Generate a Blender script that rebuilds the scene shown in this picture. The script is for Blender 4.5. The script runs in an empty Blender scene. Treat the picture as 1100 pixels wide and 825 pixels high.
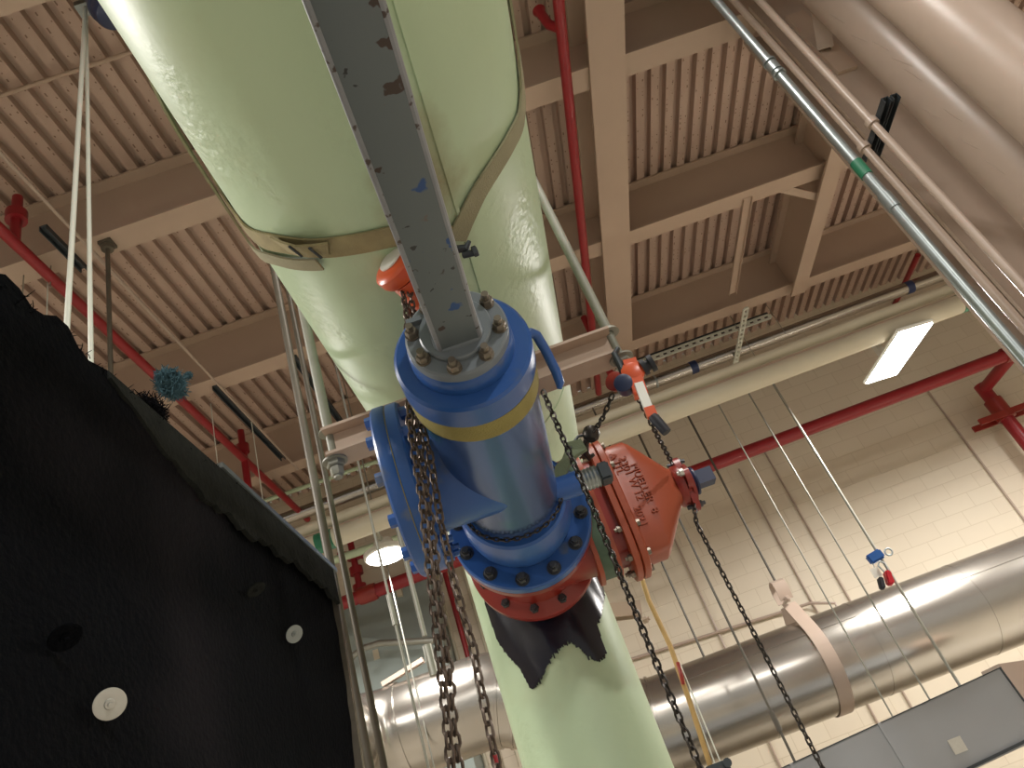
import bpy, bmesh, math, random
from mathutils import Vector, Matrix
random.seed(7)
S = bpy.context.scene
COL = S.collection
pi = math.pi
# ------------------------------------------------------------------ camera
F_PX = 805.99                      # focal length in pixels of the 1100 x 825 frame
CM = Matrix(((0.9411265, 0.14934343, -0.30427049),
             (-0.33691557, 0.51071628, -0.79127281),
             (0.0372245, 0.84667905, 0.53096484)))    # world -> camera axes (right, down, forward)
CP = Vector((0, 0, 1.6))
cd = bpy.data.cameras.new('camera'); cam = bpy.data.objects.new('camera', cd); COL.objects.link(cam)
cd.sensor_fit = 'HORIZONTAL'; cd.sensor_width = 36; cd.lens = F_PX * 36 / 1100; cd.clip_start = 0.02
r0, r1, r2 = CM[0], CM[1], CM[2]
cam.matrix_world = Matrix(((r0[0], -r1[0], -r2[0], CP[0]), (r0[1], -r1[1], -r2[1], CP[1]),
                           (r0[2], -r1[2], -r2[2], CP[2]), (0, 0, 0, 1)))
S.camera = cam
# ------------------------------------------------------------------ world, lights, exposure
vs = S.view_settings
vs.view_transform = 'Standard'; vs.look = 'None'; vs.gamma = 1; vs.use_curve_mapping = False
S.display_settings.display_device = 'sRGB'
vs.exposure = 0.0
W = bpy.data.worlds.new('world'); S.world = W; W.use_nodes = True
W.node_tree.nodes['Background'].inputs[0].default_value = (1.0, 0.97, 0.93, 1)
W.node_tree.nodes['Background'].inputs[1].default_value = 0.5
def area(name, loc, sx, sy, power, col=(1, 0.955, 0.90), rot=(0, 0, 0), shape='RECTANGLE', spread=pi):
    l = bpy.data.lights.new(name, 'AREA'); l.shape = shape; l.size = sx; l.size_y = sy; l.energy = power; l.color = col; l.spread = spread
    o = bpy.data.objects.new(name, l); COL.objects.link(o); o.location = loc; o.rotation_euler = rot
    return o
# high bay lamps of the hall, plus an unseen fill pair added behind the viewer (the two in view have their housings further down)
HB_Z = 4.5
area('bay_or_fill_light', (3.82, 6.47, HB_Z - .03), .34, .82, 195, rot=(0, 0, .12))
area('bay_or_fill_light', (-1.43, 6.8, HB_Z - .03), .38, .38, 80, shape='DISK')
area('bay_or_fill_light', (1.3, 1.2, 6.42), .36, .85, 130)
area('bay_or_fill_light', (-3.2, 1.8, HB_Z), .36, .85, 170)
area('bay_or_fill_light', (3.6, -3.0, 6.2), .36, .85, 260)  # unseen fill, added to brighten faces turned to the viewer
area('bay_or_fill_light', (-1.2, -3.4, 6.2), .36, .85, 260)  # second unseen fill of the added rear pair
area('bay_or_fill_light', (-4.5, 6.6, HB_Z), .36, .85, 170)
area('bay_or_fill_light', (6.6, 6.4, HB_Z), .36, .85, 280)

# ------------------------------------------------------------------ helpers
def V(*a): return Vector(a)
def ray(u, v): return CM.transposed() @ Vector(((u - 550) / F_PX, (v - 412.5) / F_PX, 1))
def P(u, v, x=None, y=None, z=None):
    """the point of the plane x=, y= or z= that the photograph shows at (u, v)"""
    r = ray(u, v)
    t = (x - CP.x) / r.x if x is not None else (y - CP.y) / r.y if y is not None else (z - CP.z) / r.z
    return CP + r * t
def lin(c):
    return tuple((v / 12.92 if v <= .04045 else ((v + .055) / 1.055) ** 2.4) for v in [q / 255 for q in c])
class NT:
    def __init__(s, m): s.t = m.node_tree; s.n = s.t.nodes; s.l = s.t.links
    def add(s, k, **kw):
        n = s.n.new(k)
        for a, b in kw.items():
            if a.startswith('i_'):
                key = a[2:]; key = int(key) if key.isdigit() else key
                n.inputs[key].default_value = b
            else: setattr(n, a, b)
        return n
    def link(s, a, b): s.l.new(a, b)
def mat(name, col, rough=.5, metal=0, var=.08, vscale=6, bump=0, bscale=40, spec=.5, stretch=None, spots=None):
    """painted / plain surface: colour with soft noise variation, optional bump and chips of other colours"""
    m = bpy.data.materials.new(name); m.use_nodes = True; N = NT(m); b = N.n['Principled BSDF']
    b.inputs['Roughness'].default_value = rough; b.inputs['Metallic'].default_value = metal
    b.inputs['Specular IOR Level'].default_value = spec
    c = lin(col); tc = N.add('ShaderNodeTexCoord'); src = tc.outputs['Object']
    if stretch:
        mp = N.add('ShaderNodeMapping'); mp.inputs['Scale'].default_value = stretch; N.link(src, mp.inputs[0]); src = mp.outputs[0]
    nz = N.add('ShaderNodeTexNoise', i_Scale=vscale, i_Detail=4.0); N.link(src, nz.inputs['Vector'])
    mx = N.add('ShaderNodeMix', data_type='RGBA'); N.link(nz.outputs['Fac'], mx.inputs[0])
    mx.inputs[6].default_value = (*[max(0, v * (1 - var)) for v in c], 1); mx.inputs[7].default_value = (*[min(1, v * (1 + var)) for v in c], 1)
    out = mx.outputs[2]
    for (scol, sc, lo, hi, off) in (spots or []):
        mp = N.add('ShaderNodeMapping'); mp.inputs['Location'].default_value = (off, off * 1.7, off * .6); N.link(src, mp.inputs[0])
        n2 = N.add('ShaderNodeTexNoise', i_Scale=sc, i_Detail=3.0); N.link(mp.outputs[0], n2.inputs['Vector'])
        rp = N.add('ShaderNodeValToRGB'); rp.color_ramp.elements[0].position = lo; rp.color_ramp.elements[1].position = hi
        N.link(n2.outputs['Fac'], rp.inputs[0])
        m2 = N.add('ShaderNodeMix', data_type='RGBA'); N.link(rp.outputs[0], m2.inputs[0]); N.link(out, m2.inputs[6])
        m2.inputs[7].default_value = (*lin(scol), 1); out = m2.outputs[2]
    N.link(out, b.inputs['Base Color'])
    if bump:
        n3 = N.add('ShaderNodeTexNoise', i_Scale=bscale, i_Detail=3.0); N.link(src, n3.inputs['Vector'])
        bp = N.add('ShaderNodeBump', i_Strength=bump, i_Distance=.01); N.link(n3.outputs['Fac'], bp.inputs['Height']); N.link(bp.outputs[0], b.inputs['Normal'])
    return m
def emit(name, col, s):
    m = bpy.data.materials.new(name); m.use_nodes = True; b = m.node_tree.nodes['Principled BSDF']
    b.inputs['Base Color'].default_value = (.9, .9, .9, 1); b.inputs['Emission Color'].default_value = (*col, 1); b.inputs['Emission Strength'].default_value = s
    return m
# --- mesh builders
def frame(ax):
    ax = Vector(ax).normalized(); h = Vector((0, 0, 1)) if abs(ax.z) < .9 else Vector((0, 1, 0))
    u = ax.cross(h).normalized(); return ax, u, ax.cross(u).normalized()
def lathe(bm, prof, o, ax, seg=40, closed=False):
    o = Vector(o); ax, u, w = frame(ax); rings = []
    for t, r in prof:
        if r < 1e-6: rings.append([bm.verts.new(o + ax * t)])
        else: rings.append([bm.verts.new(o + ax * t + (u * math.cos(2 * pi * k / seg) + w * math.sin(2 * pi * k / seg)) * r) for k in range(seg)])
    pairs = list(zip(rings, rings[1:])) + ([(rings[-1], rings[0])] if closed else [])
    for a, b in pairs:
        if len(a) == 1 and len(b) == 1: continue
        for k in range(seg):
            j = (k + 1) % seg
            if len(a) == 1: bm.faces.new((a[0], b[j], b[k]))
            elif len(b) == 1: bm.faces.new((a[k], a[j], b[0]))
            else: bm.faces.new((a[k], a[j], b[j], b[k]))
def cyl(bm, a, b, r, r2=None, seg=20):
    a, b = Vector(a), Vector(b); L = (b - a).length; r2 = r if r2 is None else r2
    lathe(bm, [(0, 0), (0, r), (L, r2), (L, 0)], a, b - a, seg)
def tube(bm, pts, r, seg=10, closed=False):
    pts = [Vector(p) for p in pts]; n = len(pts); rings = []; u = None
    for i, p in enumerate(pts):
        if closed: d = pts[(i + 1) % n] - pts[i - 1]
        else: d = pts[min(i + 1, n - 1)] - pts[max(i - 1, 0)]
        d.normalize()
        if u is None: _, u, _ = frame(d)
        u = (u - d * u.dot(d)).normalized(); w = d.cross(u)
        rr = r[i] if isinstance(r, (list, tuple)) else r
        rings.append([bm.verts.new(p + (u * math.cos(2 * pi * k / seg) + w * math.sin(2 * pi * k / seg)) * rr) for k in range(seg)])
    for i in range(n if closed else n - 1):
        a, b = rings[i], rings[(i + 1) % n]
        for k in range(seg): bm.faces.new((a[k], a[(k + 1) % seg], b[(k + 1) % seg], b[k]))
    if not closed: bm.faces.new(rings[0][::-1]); bm.faces.new(rings[-1])
def loft(bm, rings, cap=True):
    R = [[bm.verts.new(p) for p in r] for r in rings]; n = len(R[0])
    for a, b in zip(R, R[1:]):
        for k in range(n): bm.faces.new((a[k], a[(k + 1) % n], b[(k + 1) % n], b[k]))
    if cap: bm.faces.new(R[0][::-1]); bm.faces.new(R[-1])
def extrude(bm, poly, d):
    d = Vector(d); loft(bm, [[Vector(p) for p in poly], [Vector(p) + d for p in poly]])
def box(bm, lo, hi):
    lo, hi = Vector(lo), Vector(hi)
    extrude(bm, [(lo.x, lo.y, lo.z), (hi.x, lo.y, lo.z), (hi.x, hi.y, lo.z), (lo.x, hi.y, lo.z)], (0, 0, hi.z - lo.z))
def bar(bm, a, b, w, h, up=(0, 0, 1)):
    a, b = Vector(a), Vector(b); d = (b - a).normalized(); s = d.cross(Vector(up)).normalized(); n = s.cross(d)
    loft(bm, [[q + s * x * w / 2 + n * y * h / 2 for x, y in ((-1, -1), (1, -1), (1, 1), (-1, 1))] for q in (a, b)])
def section(bm, a, b, poly, up=(0, 0, 1)):
    """sweep a 2D outline (side, up) from a to b"""
    a, b = Vector(a), Vector(b); d = (b - a).normalized(); s = d.cross(Vector(up)).normalized(); n = s.cross(d)
    loft(bm, [[q + s * x + n * y for x, y in poly] for q in (a, b)])
def isec(w, h, tf, tw):
    a, b = w / 2, tw / 2
    return [(-a, 0), (a, 0), (a, tf), (b, tf), (b, h - tf), (a, h - tf), (a, h), (-a, h), (-a, h - tf), (-b, h - tf), (-b, tf), (-a, tf)]
def chan(w, h, t):
    a = w / 2
    return [(-a, 0), (-a + t, 0), (-a + t, h - t), (a - t, h - t), (a - t, 0), (a, 0), (a, h), (-a, h)]
def hexn(bm, o, ax, r, L, stud=0, sr=None):
    lathe(bm, [(0, 0), (0, r), (L * .85, r), (L, r * .86), (L, 0)], o, ax, 6)
    if stud: cyl(bm, Vector(o) + Vector(ax).normalized() * L * .9, Vector(o) + Vector(ax).normalized() * (L + stud), sr or r * .55, seg=10)
def ribbon(bm, pts, w, t, side):
    """flat webbing: pts centre line, side(i) the width direction"""
    rings = []
    for i, p in enumerate(pts):
        p = Vector(p); d = (Vector(pts[min(i + 1, len(pts) - 1)]) - Vector(pts[max(i - 1, 0)])).normalized()
        s = Vector(side[i]); s = (s - d * s.dot(d)).normalized(); n = d.cross(s)
        ww = w[i] if isinstance(w, (list, tuple)) else w
        rings.append([p - s * ww / 2 - n * t / 2, p + s * ww / 2 - n * t / 2, p + s * ww / 2 + n * t / 2, p - s * ww / 2 + n * t / 2])
    loft(bm, rings)
def B(): return bmesh.new()
# --- objects
def obj(name, bm, m, root=None, parent=None, ang=35, label=None, mtx=None):
    """link bm (in world space) as one mesh; root = the thing it belongs to, parent = the part it sits on"""
    if mtx is not None: bm.transform(mtx)
    bmesh.ops.recalc_face_normals(bm, faces=bm.faces)
    me = bpy.data.meshes.new(name); 
    off = root.location if root else Vector((0, 0, 0))
    bmesh.ops.translate(bm, verts=bm.verts, vec=-off)
    bm.to_mesh(me); bm.free(); me.materials.append(m)
    if ang:
        me.polygons.foreach_set('use_smooth', [True] * len(me.polygons)); me.set_sharp_from_angle(angle=math.radians(ang))
    o = bpy.data.objects.new(name, me); COL.objects.link(o)
    if root: o.parent = parent or root
    if label: o['label'] = label
    return o
def thing(name, label, cat, loc, group=None):
    o = bpy.data.objects.new(name, None); COL.objects.link(o); o.location = loc; o.empty_display_size = .1
    o['label'] = label; o['category'] = cat
    if group: o['group'] = group
    return o
def solo(name, bm, m, label, cat, group=None, ang=35, mtx=None):
    """a thing that is one mesh, its origin at the middle of its foot"""
    if mtx is not None: bm.transform(mtx)
    xs = [v.co for v in bm.verts]
    lo = Vector([min(c[i] for c in xs) for i in range(3)]); hi = Vector([max(c[i] for c in xs) for i in range(3)])
    loc = Vector(((lo.x + hi.x) / 2, (lo.y + hi.y) / 2, lo.z))
    bmesh.ops.translate(bm, verts=bm.verts, vec=-loc)
    o = obj(name, bm, m, ang=ang); o.location = loc
    o['label'] = label; o['category'] = cat
    if group: o['group'] = group
    return o
def struct(name, bm, m, ang=0):
    o = obj(name, bm, m, ang=ang); o['kind'] = 'structure'; return o

# ------------------------------------------------------------------ materials
M = {}
M['beam'] = mat('tan_painted_steel', (180, 158, 140), .55, var=.05, vscale=3, bump=.05, bscale=15)
M['tan'] = mat('tan_painted_pipe', (172, 154, 140), .34, var=.05, vscale=4, bump=.06, bscale=20)
M['cream'] = mat('cream_pipe_cover', (194, 186, 164), .5, var=.04, vscale=4)
M['mint'] = mat('pale_green_pipe_cover', (188, 205, 172), .5, var=.04)
M['red'] = mat('red_painted_pipe', (142, 32, 38), .35, var=.1)
M['galv'] = mat('galvanized_steel', (150, 158, 158), .38, .75, var=.12, vscale=25)
M['rod'] = mat('threaded_rod_steel', (150, 150, 140), .45, .6, var=.1, vscale=30)
M['darkrod'] = mat('dark_steel_wire', (92, 88, 80), .5, .5, var=.1)
M['paintrod'] = mat('grey_green_painted_rod', (136, 137, 124), .5, var=.25, vscale=14)
M['brownrod'] = mat('weathered_brown_rod', (92, 86, 74), .5, .2, var=.2, vscale=20)
M['whiterod'] = mat('pale_painted_rod', (205, 208, 196), .5, var=.06)
M['strut'] = mat('dark_strut_steel', (66, 72, 76), .5, .5, var=.15)
M['steel'] = mat('brushed_steel_jacket', (182, 178, 170), .27, .95, var=.06, vscale=3, bump=.04, bscale=3, stretch=(1, 1, 1))
M['chain'] = mat('oiled_chain_steel', (102, 90, 81), .42, .7, var=.35, vscale=30)
M['chaindark'] = mat('dark_chain_steel', (62, 58, 54), .42, .7, var=.35, vscale=30)
M['blue'] = mat('blue_enamel', (46, 90, 158), .32, var=.12, vscale=5, bump=.03, bscale=25,
                spots=[((84, 100, 130), 9, .62, .7, 3.1), ((130, 90, 70), 22, .74, .77, 8.4)])
M['bluebody'] = mat('worn_blue_metal_skin', (76, 104, 152), .26, .65, var=.3, vscale=3, bump=.04, bscale=20,
                    spots=[((70, 120, 130), 3.2, .56, .7, 1.4), ((150, 140, 140), 5, .62, .74, 5.2)])
M['grey'] = mat('grey_enamel', (122, 131, 137), .42, var=.08, vscale=8)
M['greytube'] = mat('chipped_grey_paint', (98, 108, 112), .45, var=.1, vscale=5,
                    spots=[((38, 76, 132), 17, .66, .68, 2.0), ((60, 46, 40), 24, .655, .675, 6.3), ((112, 74, 48), 13, .69, .71, 11.3), ((46, 48, 50), 40, .70, .72, 3.9)])
M['greyedge'] = mat('grey_edge_highlight', (136, 140, 146), .4, var=.2, vscale=25, spots=[((70, 58, 54), 40, .64, .68, 4.0)])
M['nut'] = mat('weathered_steel_nut', (128, 120, 108), .42, .6, var=.3, vscale=40)
M['nutdark'] = mat('black_oxide_nut', (74, 76, 80), .4, .6, var=.3, vscale=40)
M['orange'] = mat('orange_red_epoxy', (156, 74, 48), .36, var=.1, vscale=6, bump=.03, bscale=40)
M['reddark'] = mat('deep_red_epoxy', (138, 44, 36), .32, var=.12, vscale=7)
M['hoist'] = mat('orange_hoist_enamel', (216, 92, 52), .3, var=.08)
M['yellow'] = mat('soiled_yellow_webbing', (148, 138, 80), .85, var=.22, vscale=14, bump=.25, bscale=220)
M['web'] = mat('olive_grey_webbing', (150, 146, 118), .9, var=.15, vscale=14, bump=.35, bscale=260)
M['webtan'] = mat('soiled_tan_webbing', (152, 142, 106), .9, var=.4, vscale=18, bump=.35, bscale=260)
M['black'] = mat('black_rubber', (34, 36, 44), .6, var=.2)
M['navy'] = mat('navy_painted_metal', (34, 46, 78), .4, var=.15)
M['mastic'] = mat('black_mastic_coating', (22, 22, 34), .25, var=.5, vscale=5, bump=.25, bscale=8)
M['washer'] = mat('dull_zinc_washer', (196, 196, 188), .45, .35, var=.1, vscale=60)
M['box'] = mat('grey_sheet_metal', (150, 154, 158), .45, .15, var=.05, vscale=2)
M['slate'] = mat('blue_grey_panel', (150, 162, 158), .5, var=.05)
M['greentape'] = mat('green_tape', (30, 104, 74), .5)
M['bluetape'] = mat('navy_tape', (36, 50, 88), .5)
M['white'] = mat('white_paint', (226, 226, 218), .5, var=.03)
M['lockred'] = mat('red_plastic', (186, 28, 44), .4)
M['lockblue'] = mat('blue_anodised_metal', (44, 92, 160), .35, .3)
M['dkgreen'] = mat('dark_green_paint', (72, 96, 76), .5, var=.2)
M['brass'] = mat('dull_copper_tube', (176, 146, 92), .5, .3, var=.2, vscale=20)
M['lens'] = emit('lit_lens', (1, .97, .9), 14)

on_stain = (.077 + .02, 1.24 - 3.134, 2.955)          # in the pipe's own space
def green_jacket():
    m = mat('mint_painted_jacket', (184, 206, 172), .42, var=.05, vscale=3, bump=.28, bscale=34)
    N = NT(m); b = N.n['Principled BSDF']
    # brownish water stains of their own shape
    old = b.inputs['Base Color'].links[0].from_socket
    tc = N.add('ShaderNodeTexCoord'); nz = N.add('ShaderNodeTexNoise', i_Scale=2.2, i_Detail=5.0); N.link(tc.outputs['Object'], nz.inputs[0])
    rp = N.add('ShaderNodeValToRGB'); rp.color_ramp.elements[0].position = .56; rp.color_ramp.elements[1].position = .78
    rp.color_ramp.elements[1].color = (.35, .35, .35, 1); N.link(nz.outputs['Fac'], rp.inputs[0])
    mx = N.add('ShaderNodeMix', data_type='RGBA'); N.link(rp.outputs[0], mx.inputs[0]); N.link(old, mx.inputs[6]); mx.inputs[7].default_value = (*lin((168, 160, 116)), 1)
    N.link(mx.outputs[2], b.inputs['Base Color'])
    # a rusty water stain of its own shape beside the sling
    sp = N.add('ShaderNodeVectorMath', operation='DISTANCE'); n5 = N.add('ShaderNodeTexNoise', i_Scale=7.0, i_Detail=4.0); N.link(tc.outputs['Object'], n5.inputs[0])
    pz = on_stain; mp5 = N.add('ShaderNodeMapping'); mp5.inputs['Scale'].default_value = (2.4, 1, 1); N.link(tc.outputs['Object'], mp5.inputs[0]); N.link(mp5.outputs[0], sp.inputs[0]); sp.inputs[1].default_value = (pz[0] * 2.4, pz[1], pz[2])
    ml = N.add('ShaderNodeMath', operation='MULTIPLY_ADD', i_1=.35, i_2=-.17); N.link(n5.outputs['Fac'], ml.inputs[0]); ad = N.add('ShaderNodeMath', operation='ADD'); N.link(sp.outputs['Value'], ad.inputs[0]); N.link(ml.outputs[0], ad.inputs[1])
    rg = N.add('ShaderNodeMapRange', i_1=.06, i_2=.30, i_3=.8, i_4=0.0); N.link(ad.outputs[0], rg.inputs[0])
    m5 = N.add('ShaderNodeMix', data_type='RGBA'); N.link(rg.outputs[0], m5.inputs[0]); N.link(mx.outputs[2], m5.inputs[6]); m5.inputs[7].default_value = (*lin((128, 108, 62)), 1); N.link(m5.outputs[2], b.inputs['Base Color'])
    # patchy pebbled paint
    bp = [n for n in N.n if n.type == 'BUMP'][0]
    n4 = N.add('ShaderNodeTexNoise', i_Scale=4.0, i_Detail=2.0); N.link(tc.outputs['Object'], n4.inputs[0])
    mr = N.add('ShaderNodeMapRange', i_1=.48, i_2=.66, i_3=.06, i_4=.55); N.link(n4.outputs['Fac'], mr.inputs[0]); N.link(mr.outputs[0], bp.inputs['Strength'])
    return m
M['jacket'] = green_jacket()
def deck_mat():
    m = mat('tan_steel_deck', (180, 156, 141), .6, var=.06, vscale=2)
    N = NT(m); b = N.n['Principled BSDF']; old = b.inputs['Base Color'].links[0].from_socket
    tc = N.add('ShaderNodeTexCoord'); sp = N.add('ShaderNodeSeparateXYZ'); N.link(tc.outputs['Object'], sp.inputs[0])
    md = N.add('ShaderNodeMath', operation='FLOORED_MODULO', i_1=.1524); N.link(sp.outputs[0], md.inputs[0])
    acc = None
    for c in (.016, .068):
        cm = N.add('ShaderNodeMath', operation='COMPARE', i_1=c, i_2=.0055); N.link(md.outputs[0], cm.inputs[0])
        if acc is None: acc = cm.outputs[0]
        else:
            ad = N.add('ShaderNodeMath', operation='MAXIMUM'); N.link(acc, ad.inputs[0]); N.link(cm.outputs[0], ad.inputs[1]); acc = ad.outputs[0]
    mp = N.add('ShaderNodeMapping'); mp.inputs['Scale'].default_value = (14, 30, 1); N.link(tc.outputs['Object'], mp.inputs[0])
    nz = N.add('ShaderNodeTexNoise', i_Scale=1.0, i_Detail=1.0); N.link(mp.outputs[0], nz.inputs[0])
    gt = N.add('ShaderNodeMath', operation='GREATER_THAN', i_1=.63); N.link(nz.outputs['Fac'], gt.inputs[0])
    mu = N.add('ShaderNodeMath', operation='MULTIPLY'); N.link(acc, mu.inputs[0]); N.link(gt.outputs[0], mu.inputs[1])
    mx = N.add('ShaderNodeMix', data_type='RGBA'); N.link(mu.outputs[0], mx.inputs[0]); N.link(old, mx.inputs[6]); mx.inputs[7].default_value = (*lin((120, 94, 78)), 1)
    N.link(mx.outputs[2], b.inputs['Base Color'])
    return m
M['deck'] = deck_mat()
def block_mat():
    m = bpy.data.materials.new('painted_block'); m.use_nodes = True; N = NT(m); b = N.n['Principled BSDF']; b.inputs['Roughness'].default_value = .5
    tc = N.add('ShaderNodeTexCoord'); sp = N.add('ShaderNodeSeparateXYZ'); N.link(tc.outputs['Object'], sp.inputs[0])
    ad = N.add('ShaderNodeMath', operation='ADD'); N.link(sp.outputs[0], ad.inputs[0]); N.link(sp.outputs[1], ad.inputs[1])
    cb = N.add('ShaderNodeCombineXYZ'); N.link(ad.outputs[0], cb.inputs[0]); N.link(sp.outputs[2], cb.inputs[1])
    br = N.add('ShaderNodeTexBrick', i_Scale=1.0); N.link(cb.outputs[0], br.inputs[0])
    br.inputs['Color1'].default_value = (*lin((213, 202, 181)), 1); br.inputs['Color2'].default_value = (*lin((210, 198, 177)), 1); br.inputs['Mortar'].default_value = (*lin((198, 185, 162)), 1)
    br.inputs['Mortar Size'].default_value = .005; br.inputs['Mortar Smooth'].default_value = .3; br.inputs['Brick Width'].default_value = .406; br.inputs['Row Height'].default_value = .203
    N.link(br.outputs['Color'], b.inputs['Base Color'])
    bp = N.add('ShaderNodeBump', i_Strength=.25, i_Distance=.004, invert=True); N.link(br.outputs['Fac'], bp.inputs['Height']); N.link(bp.outputs[0], b.inputs['Normal'])
    return m
M['block'] = block_mat()
def felt_mat():
    m = mat('black_felt_liner', (5, 7, 12), .95, var=.5, vscale=5, bump=.5, bscale=120, spec=.1, spots=[((34, 32, 36), 1.6, .54, .68, 3.3)])
    return m
M['felt'] = felt_mat()
M['feltgrey'] = mat('grey_felt', (40, 42, 40), .95, var=.7, vscale=14, bump=.6, bscale=90, spec=.1)
M['floor'] = mat('pale_sealed_concrete', (190, 182, 168), .4, var=.06, vscale=1)

# ------------------------------------------------------------------ the hall: floor, walls, deck
HZ, YW = 7.17, 9.81
XL, XR, YB = -9.0, 10.5, -7.0
b = B(); box(b, (XL, YB, -.2), (XR, YW + .2, 0)); struct('floor', b, M['floor'])
b = B(); box(b, (XL, YW, 0), (XR, YW + .2, HZ + .05)); struct('wall_far', b, M['block'])
b = B(); box(b, (XL - .2, YB, 0), (XL, YW + .2, HZ + .05)); struct('wall_left', b, M['block'])
b = B(); box(b, (XR, YB, 0), (XR + .2, YW + .2, HZ + .05)); struct('wall_right', b, M['block'])
b = B()
prof = []; x = math.floor(XL / .1524) * .1524
while x < XR:
    prof += [(x, HZ), (x + .084, HZ), (x + .090, HZ + .07), (x + .146, HZ + .07)]; x += .1524
f0 = [b.verts.new((px, YB, pz)) for px, pz in prof]; f1 = [b.verts.new((px, YW + .02, pz)) for px, pz in prof]
for i in range(len(prof) - 1): b.faces.new((f0[i], f0[i + 1], f1[i + 1], f1[i]))
top0 = b.verts.new((prof[-1][0], YB, HZ + .16)); top1 = b.verts.new((prof[-1][0], YW + .02, HZ + .16)); tl0 = b.verts.new((prof[0][0], YB, HZ + .16)); tl1 = b.verts.new((prof[0][0], YW + .02, HZ + .16))
b.faces.new((tl0, tl1, top1, top0)); b.faces.new((f0[-1], top0, top1, f1[-1])); b.faces.new((f0[0], f1[0], tl1, tl0))
struct('ceiling', b, M['deck'])

# roof beams (span left-right) and girders (run towards the far wall)
def roof_beam(y0, label, w=.21, zb=6.53):
    b = B(); section(b, (XL, y0 + w / 2, zb), (XR, y0 + w / 2, zb), isec(w, HZ - .005 - zb, .022, .014)); 
    return solo('roof_beam', b, M['beam'], label, 'beam', 'roof beams under the deck', ang=20)
roof_beam(-.15, 'tan roof beam overhead behind the viewer, nearest of the row')
roof_beam(1.96, 'tan roof beam whose flange just shows in the upper left corner, above the pale rods')
roof_beam(3.82, 'tan roof beam with a rod clamped under it left of the big green pipe')
roof_beam(5.87, 'tan roof beam second from the far wall, in the middle of the deck')
roof_beam(7.87, 'tan roof beam nearest the far wall, above the perforated strut')
b = B(); section(b, (1.775, YB, 6.49), (1.775, 7.86, 6.49), isec(.30, .5, .03, .02)); 
solo('roof_girder', b, M['beam'], 'wide flat tan girder crossing under the beams right of the green pipe', 'girder', 'roof girders', 20)
b = B(); section(b, (4.13, 1.0, 6.42), (4.13, 7.98, 6.42), isec(.19, .6, .03, .02)); 
solo('roof_girder', b, M['beam'], 'tan girder with dark web behind the galvanized conduit, right of the deck', 'girder', 'roof girders', 20)

b = B(); bar(b, (3.55, 6.02, 6.60), (4.08, 6.30, 6.47), .09, .012, (0, 0, 1)); bar(b, (3.55, 6.06, 6.64), (4.08, 6.34, 6.51), .012, .09, (0, 0, 1))
solo('knee_brace', b, M['beam'], 'small slanting brace angle between the middle roof beam and the dark webbed girder', 'brace', ang=20)

# ------------------------------------------------------------------ big green insulated pipe
HX, HZP, HR = -.054, 3.381, .43
VX, VY, VR = -.077, 3.134, .265
t = thing('insulated_pipe', 'huge mint green insulated pipe overhead with its narrower vertical drop', 'pipe', (VX, VY, 0))
b = B(); 
pr_ = [(0, 0), (0, HR)] + [(s, HR) for s in (1.0, 2.0, 3.0)] + [(3.0 + .0, HR), (4.0, HR), (6.5, HR)] + [(6.5 + .43 * math.sin(a), HR * math.cos(a)) for a in [pi / 2 * k / 8 for k in range(1, 8)]] + [(6.93, 0)]
lathe(b, pr_, (HX, -2.0, HZP), (0, 1, 0), 96); obj('overhead_run', b, M['jacket'], t)
b = B(); lathe(b, [(0, 0), (0, VR), (1, VR), (2, VR), (3.2, VR), (3.2, 0)], (VX, VY, 0), (0, 0, 1), 72); obj('vertical_drop', b, M['jacket'], t)
for yy in (2.62, .15):                              # lap joints of the jacket
    b = B(); lathe(b, [(0, HR - .004), (0, HR + .0035), (.05, HR + .0035), (.05, HR - .004)], (HX, yy, HZP), (0, 1, 0), 96, closed=True); obj('jacket_lap', b, M['jacket'], t)
def on_cyl(u, v, ax, c, R):
    """first point of a cylinder (axis 'y' or 'z' through c) seen at a pixel"""
    r = ray(u, v); i, j = (0, 2) if ax == 'y' else (0, 1)
    ox, oy = CP[i] - c[0], CP[j] - c[1]; a = r[i] ** 2 + r[j] ** 2; h = ox * r[i] + oy * r[j]; cc = ox * ox + oy * oy - R * R
    d = h * h - a * cc
    return CP + r * ((-h - math.sqrt(max(d, 0))) / a)
b = B()                                              # longitudinal lap seam: a thin bead
seam = [on_cyl(423 + .343 * q, q, 'y', (HX, HZP), HR) for q in (2, 175)]
sx = math.atan2(seam[0].x - HX, HZP - seam[0].z)
box_pts = [V(HX + (HR + e) * math.sin(sx + s), 0, HZP - (HR + e) * math.cos(sx + s)) for s, e in ((-.012, -.003), (-.010, .007), (.010, .007), (.012, -.003))]
loft(b, [[p + V(0, -1.9, 0) for p in box_pts], [p + V(0, 3.15, 0) for p in box_pts]]); obj('lengthwise_seam', b, M['jacket'], t, ang=20)
# black mastic around the tapped nozzle, ragged edge
poly = [(520, 640), (528, 668), (536, 690), (548, 706), (560, 720), (571, 741), (579, 737), (586, 720), (594, 707), (602, 697), (612, 690), (622, 696), (633, 708), (642, 711), (651, 702), (647, 690), (641, 672), (646, 655), (646, 625), (600, 560), (540, 580)]
pp = []
for (u, v) in poly:
    p = on_cyl(u, v, 'z', (VX, VY), VR); pp.append((math.atan2(p.x - VX, VY - p.y), p.z))
def inside(a, z):
    c = False; n = len(pp)
    for i in range(n):
        (x1, y1), (x2, y2) = pp[i], pp[i - 1]
        if (y1 > z) != (y2 > z) and a < (x2 - x1) * (z - y1) / (y2 - y1) + x1: c = not c
    return c
b = B(); NA, NZ = 150, 150; a0, a1 = min(p[0] for p in pp), max(p[0] for p in pp); z0, z1 = min(p[1] for p in pp), max(p[1] for p in pp); grid = {}
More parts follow.
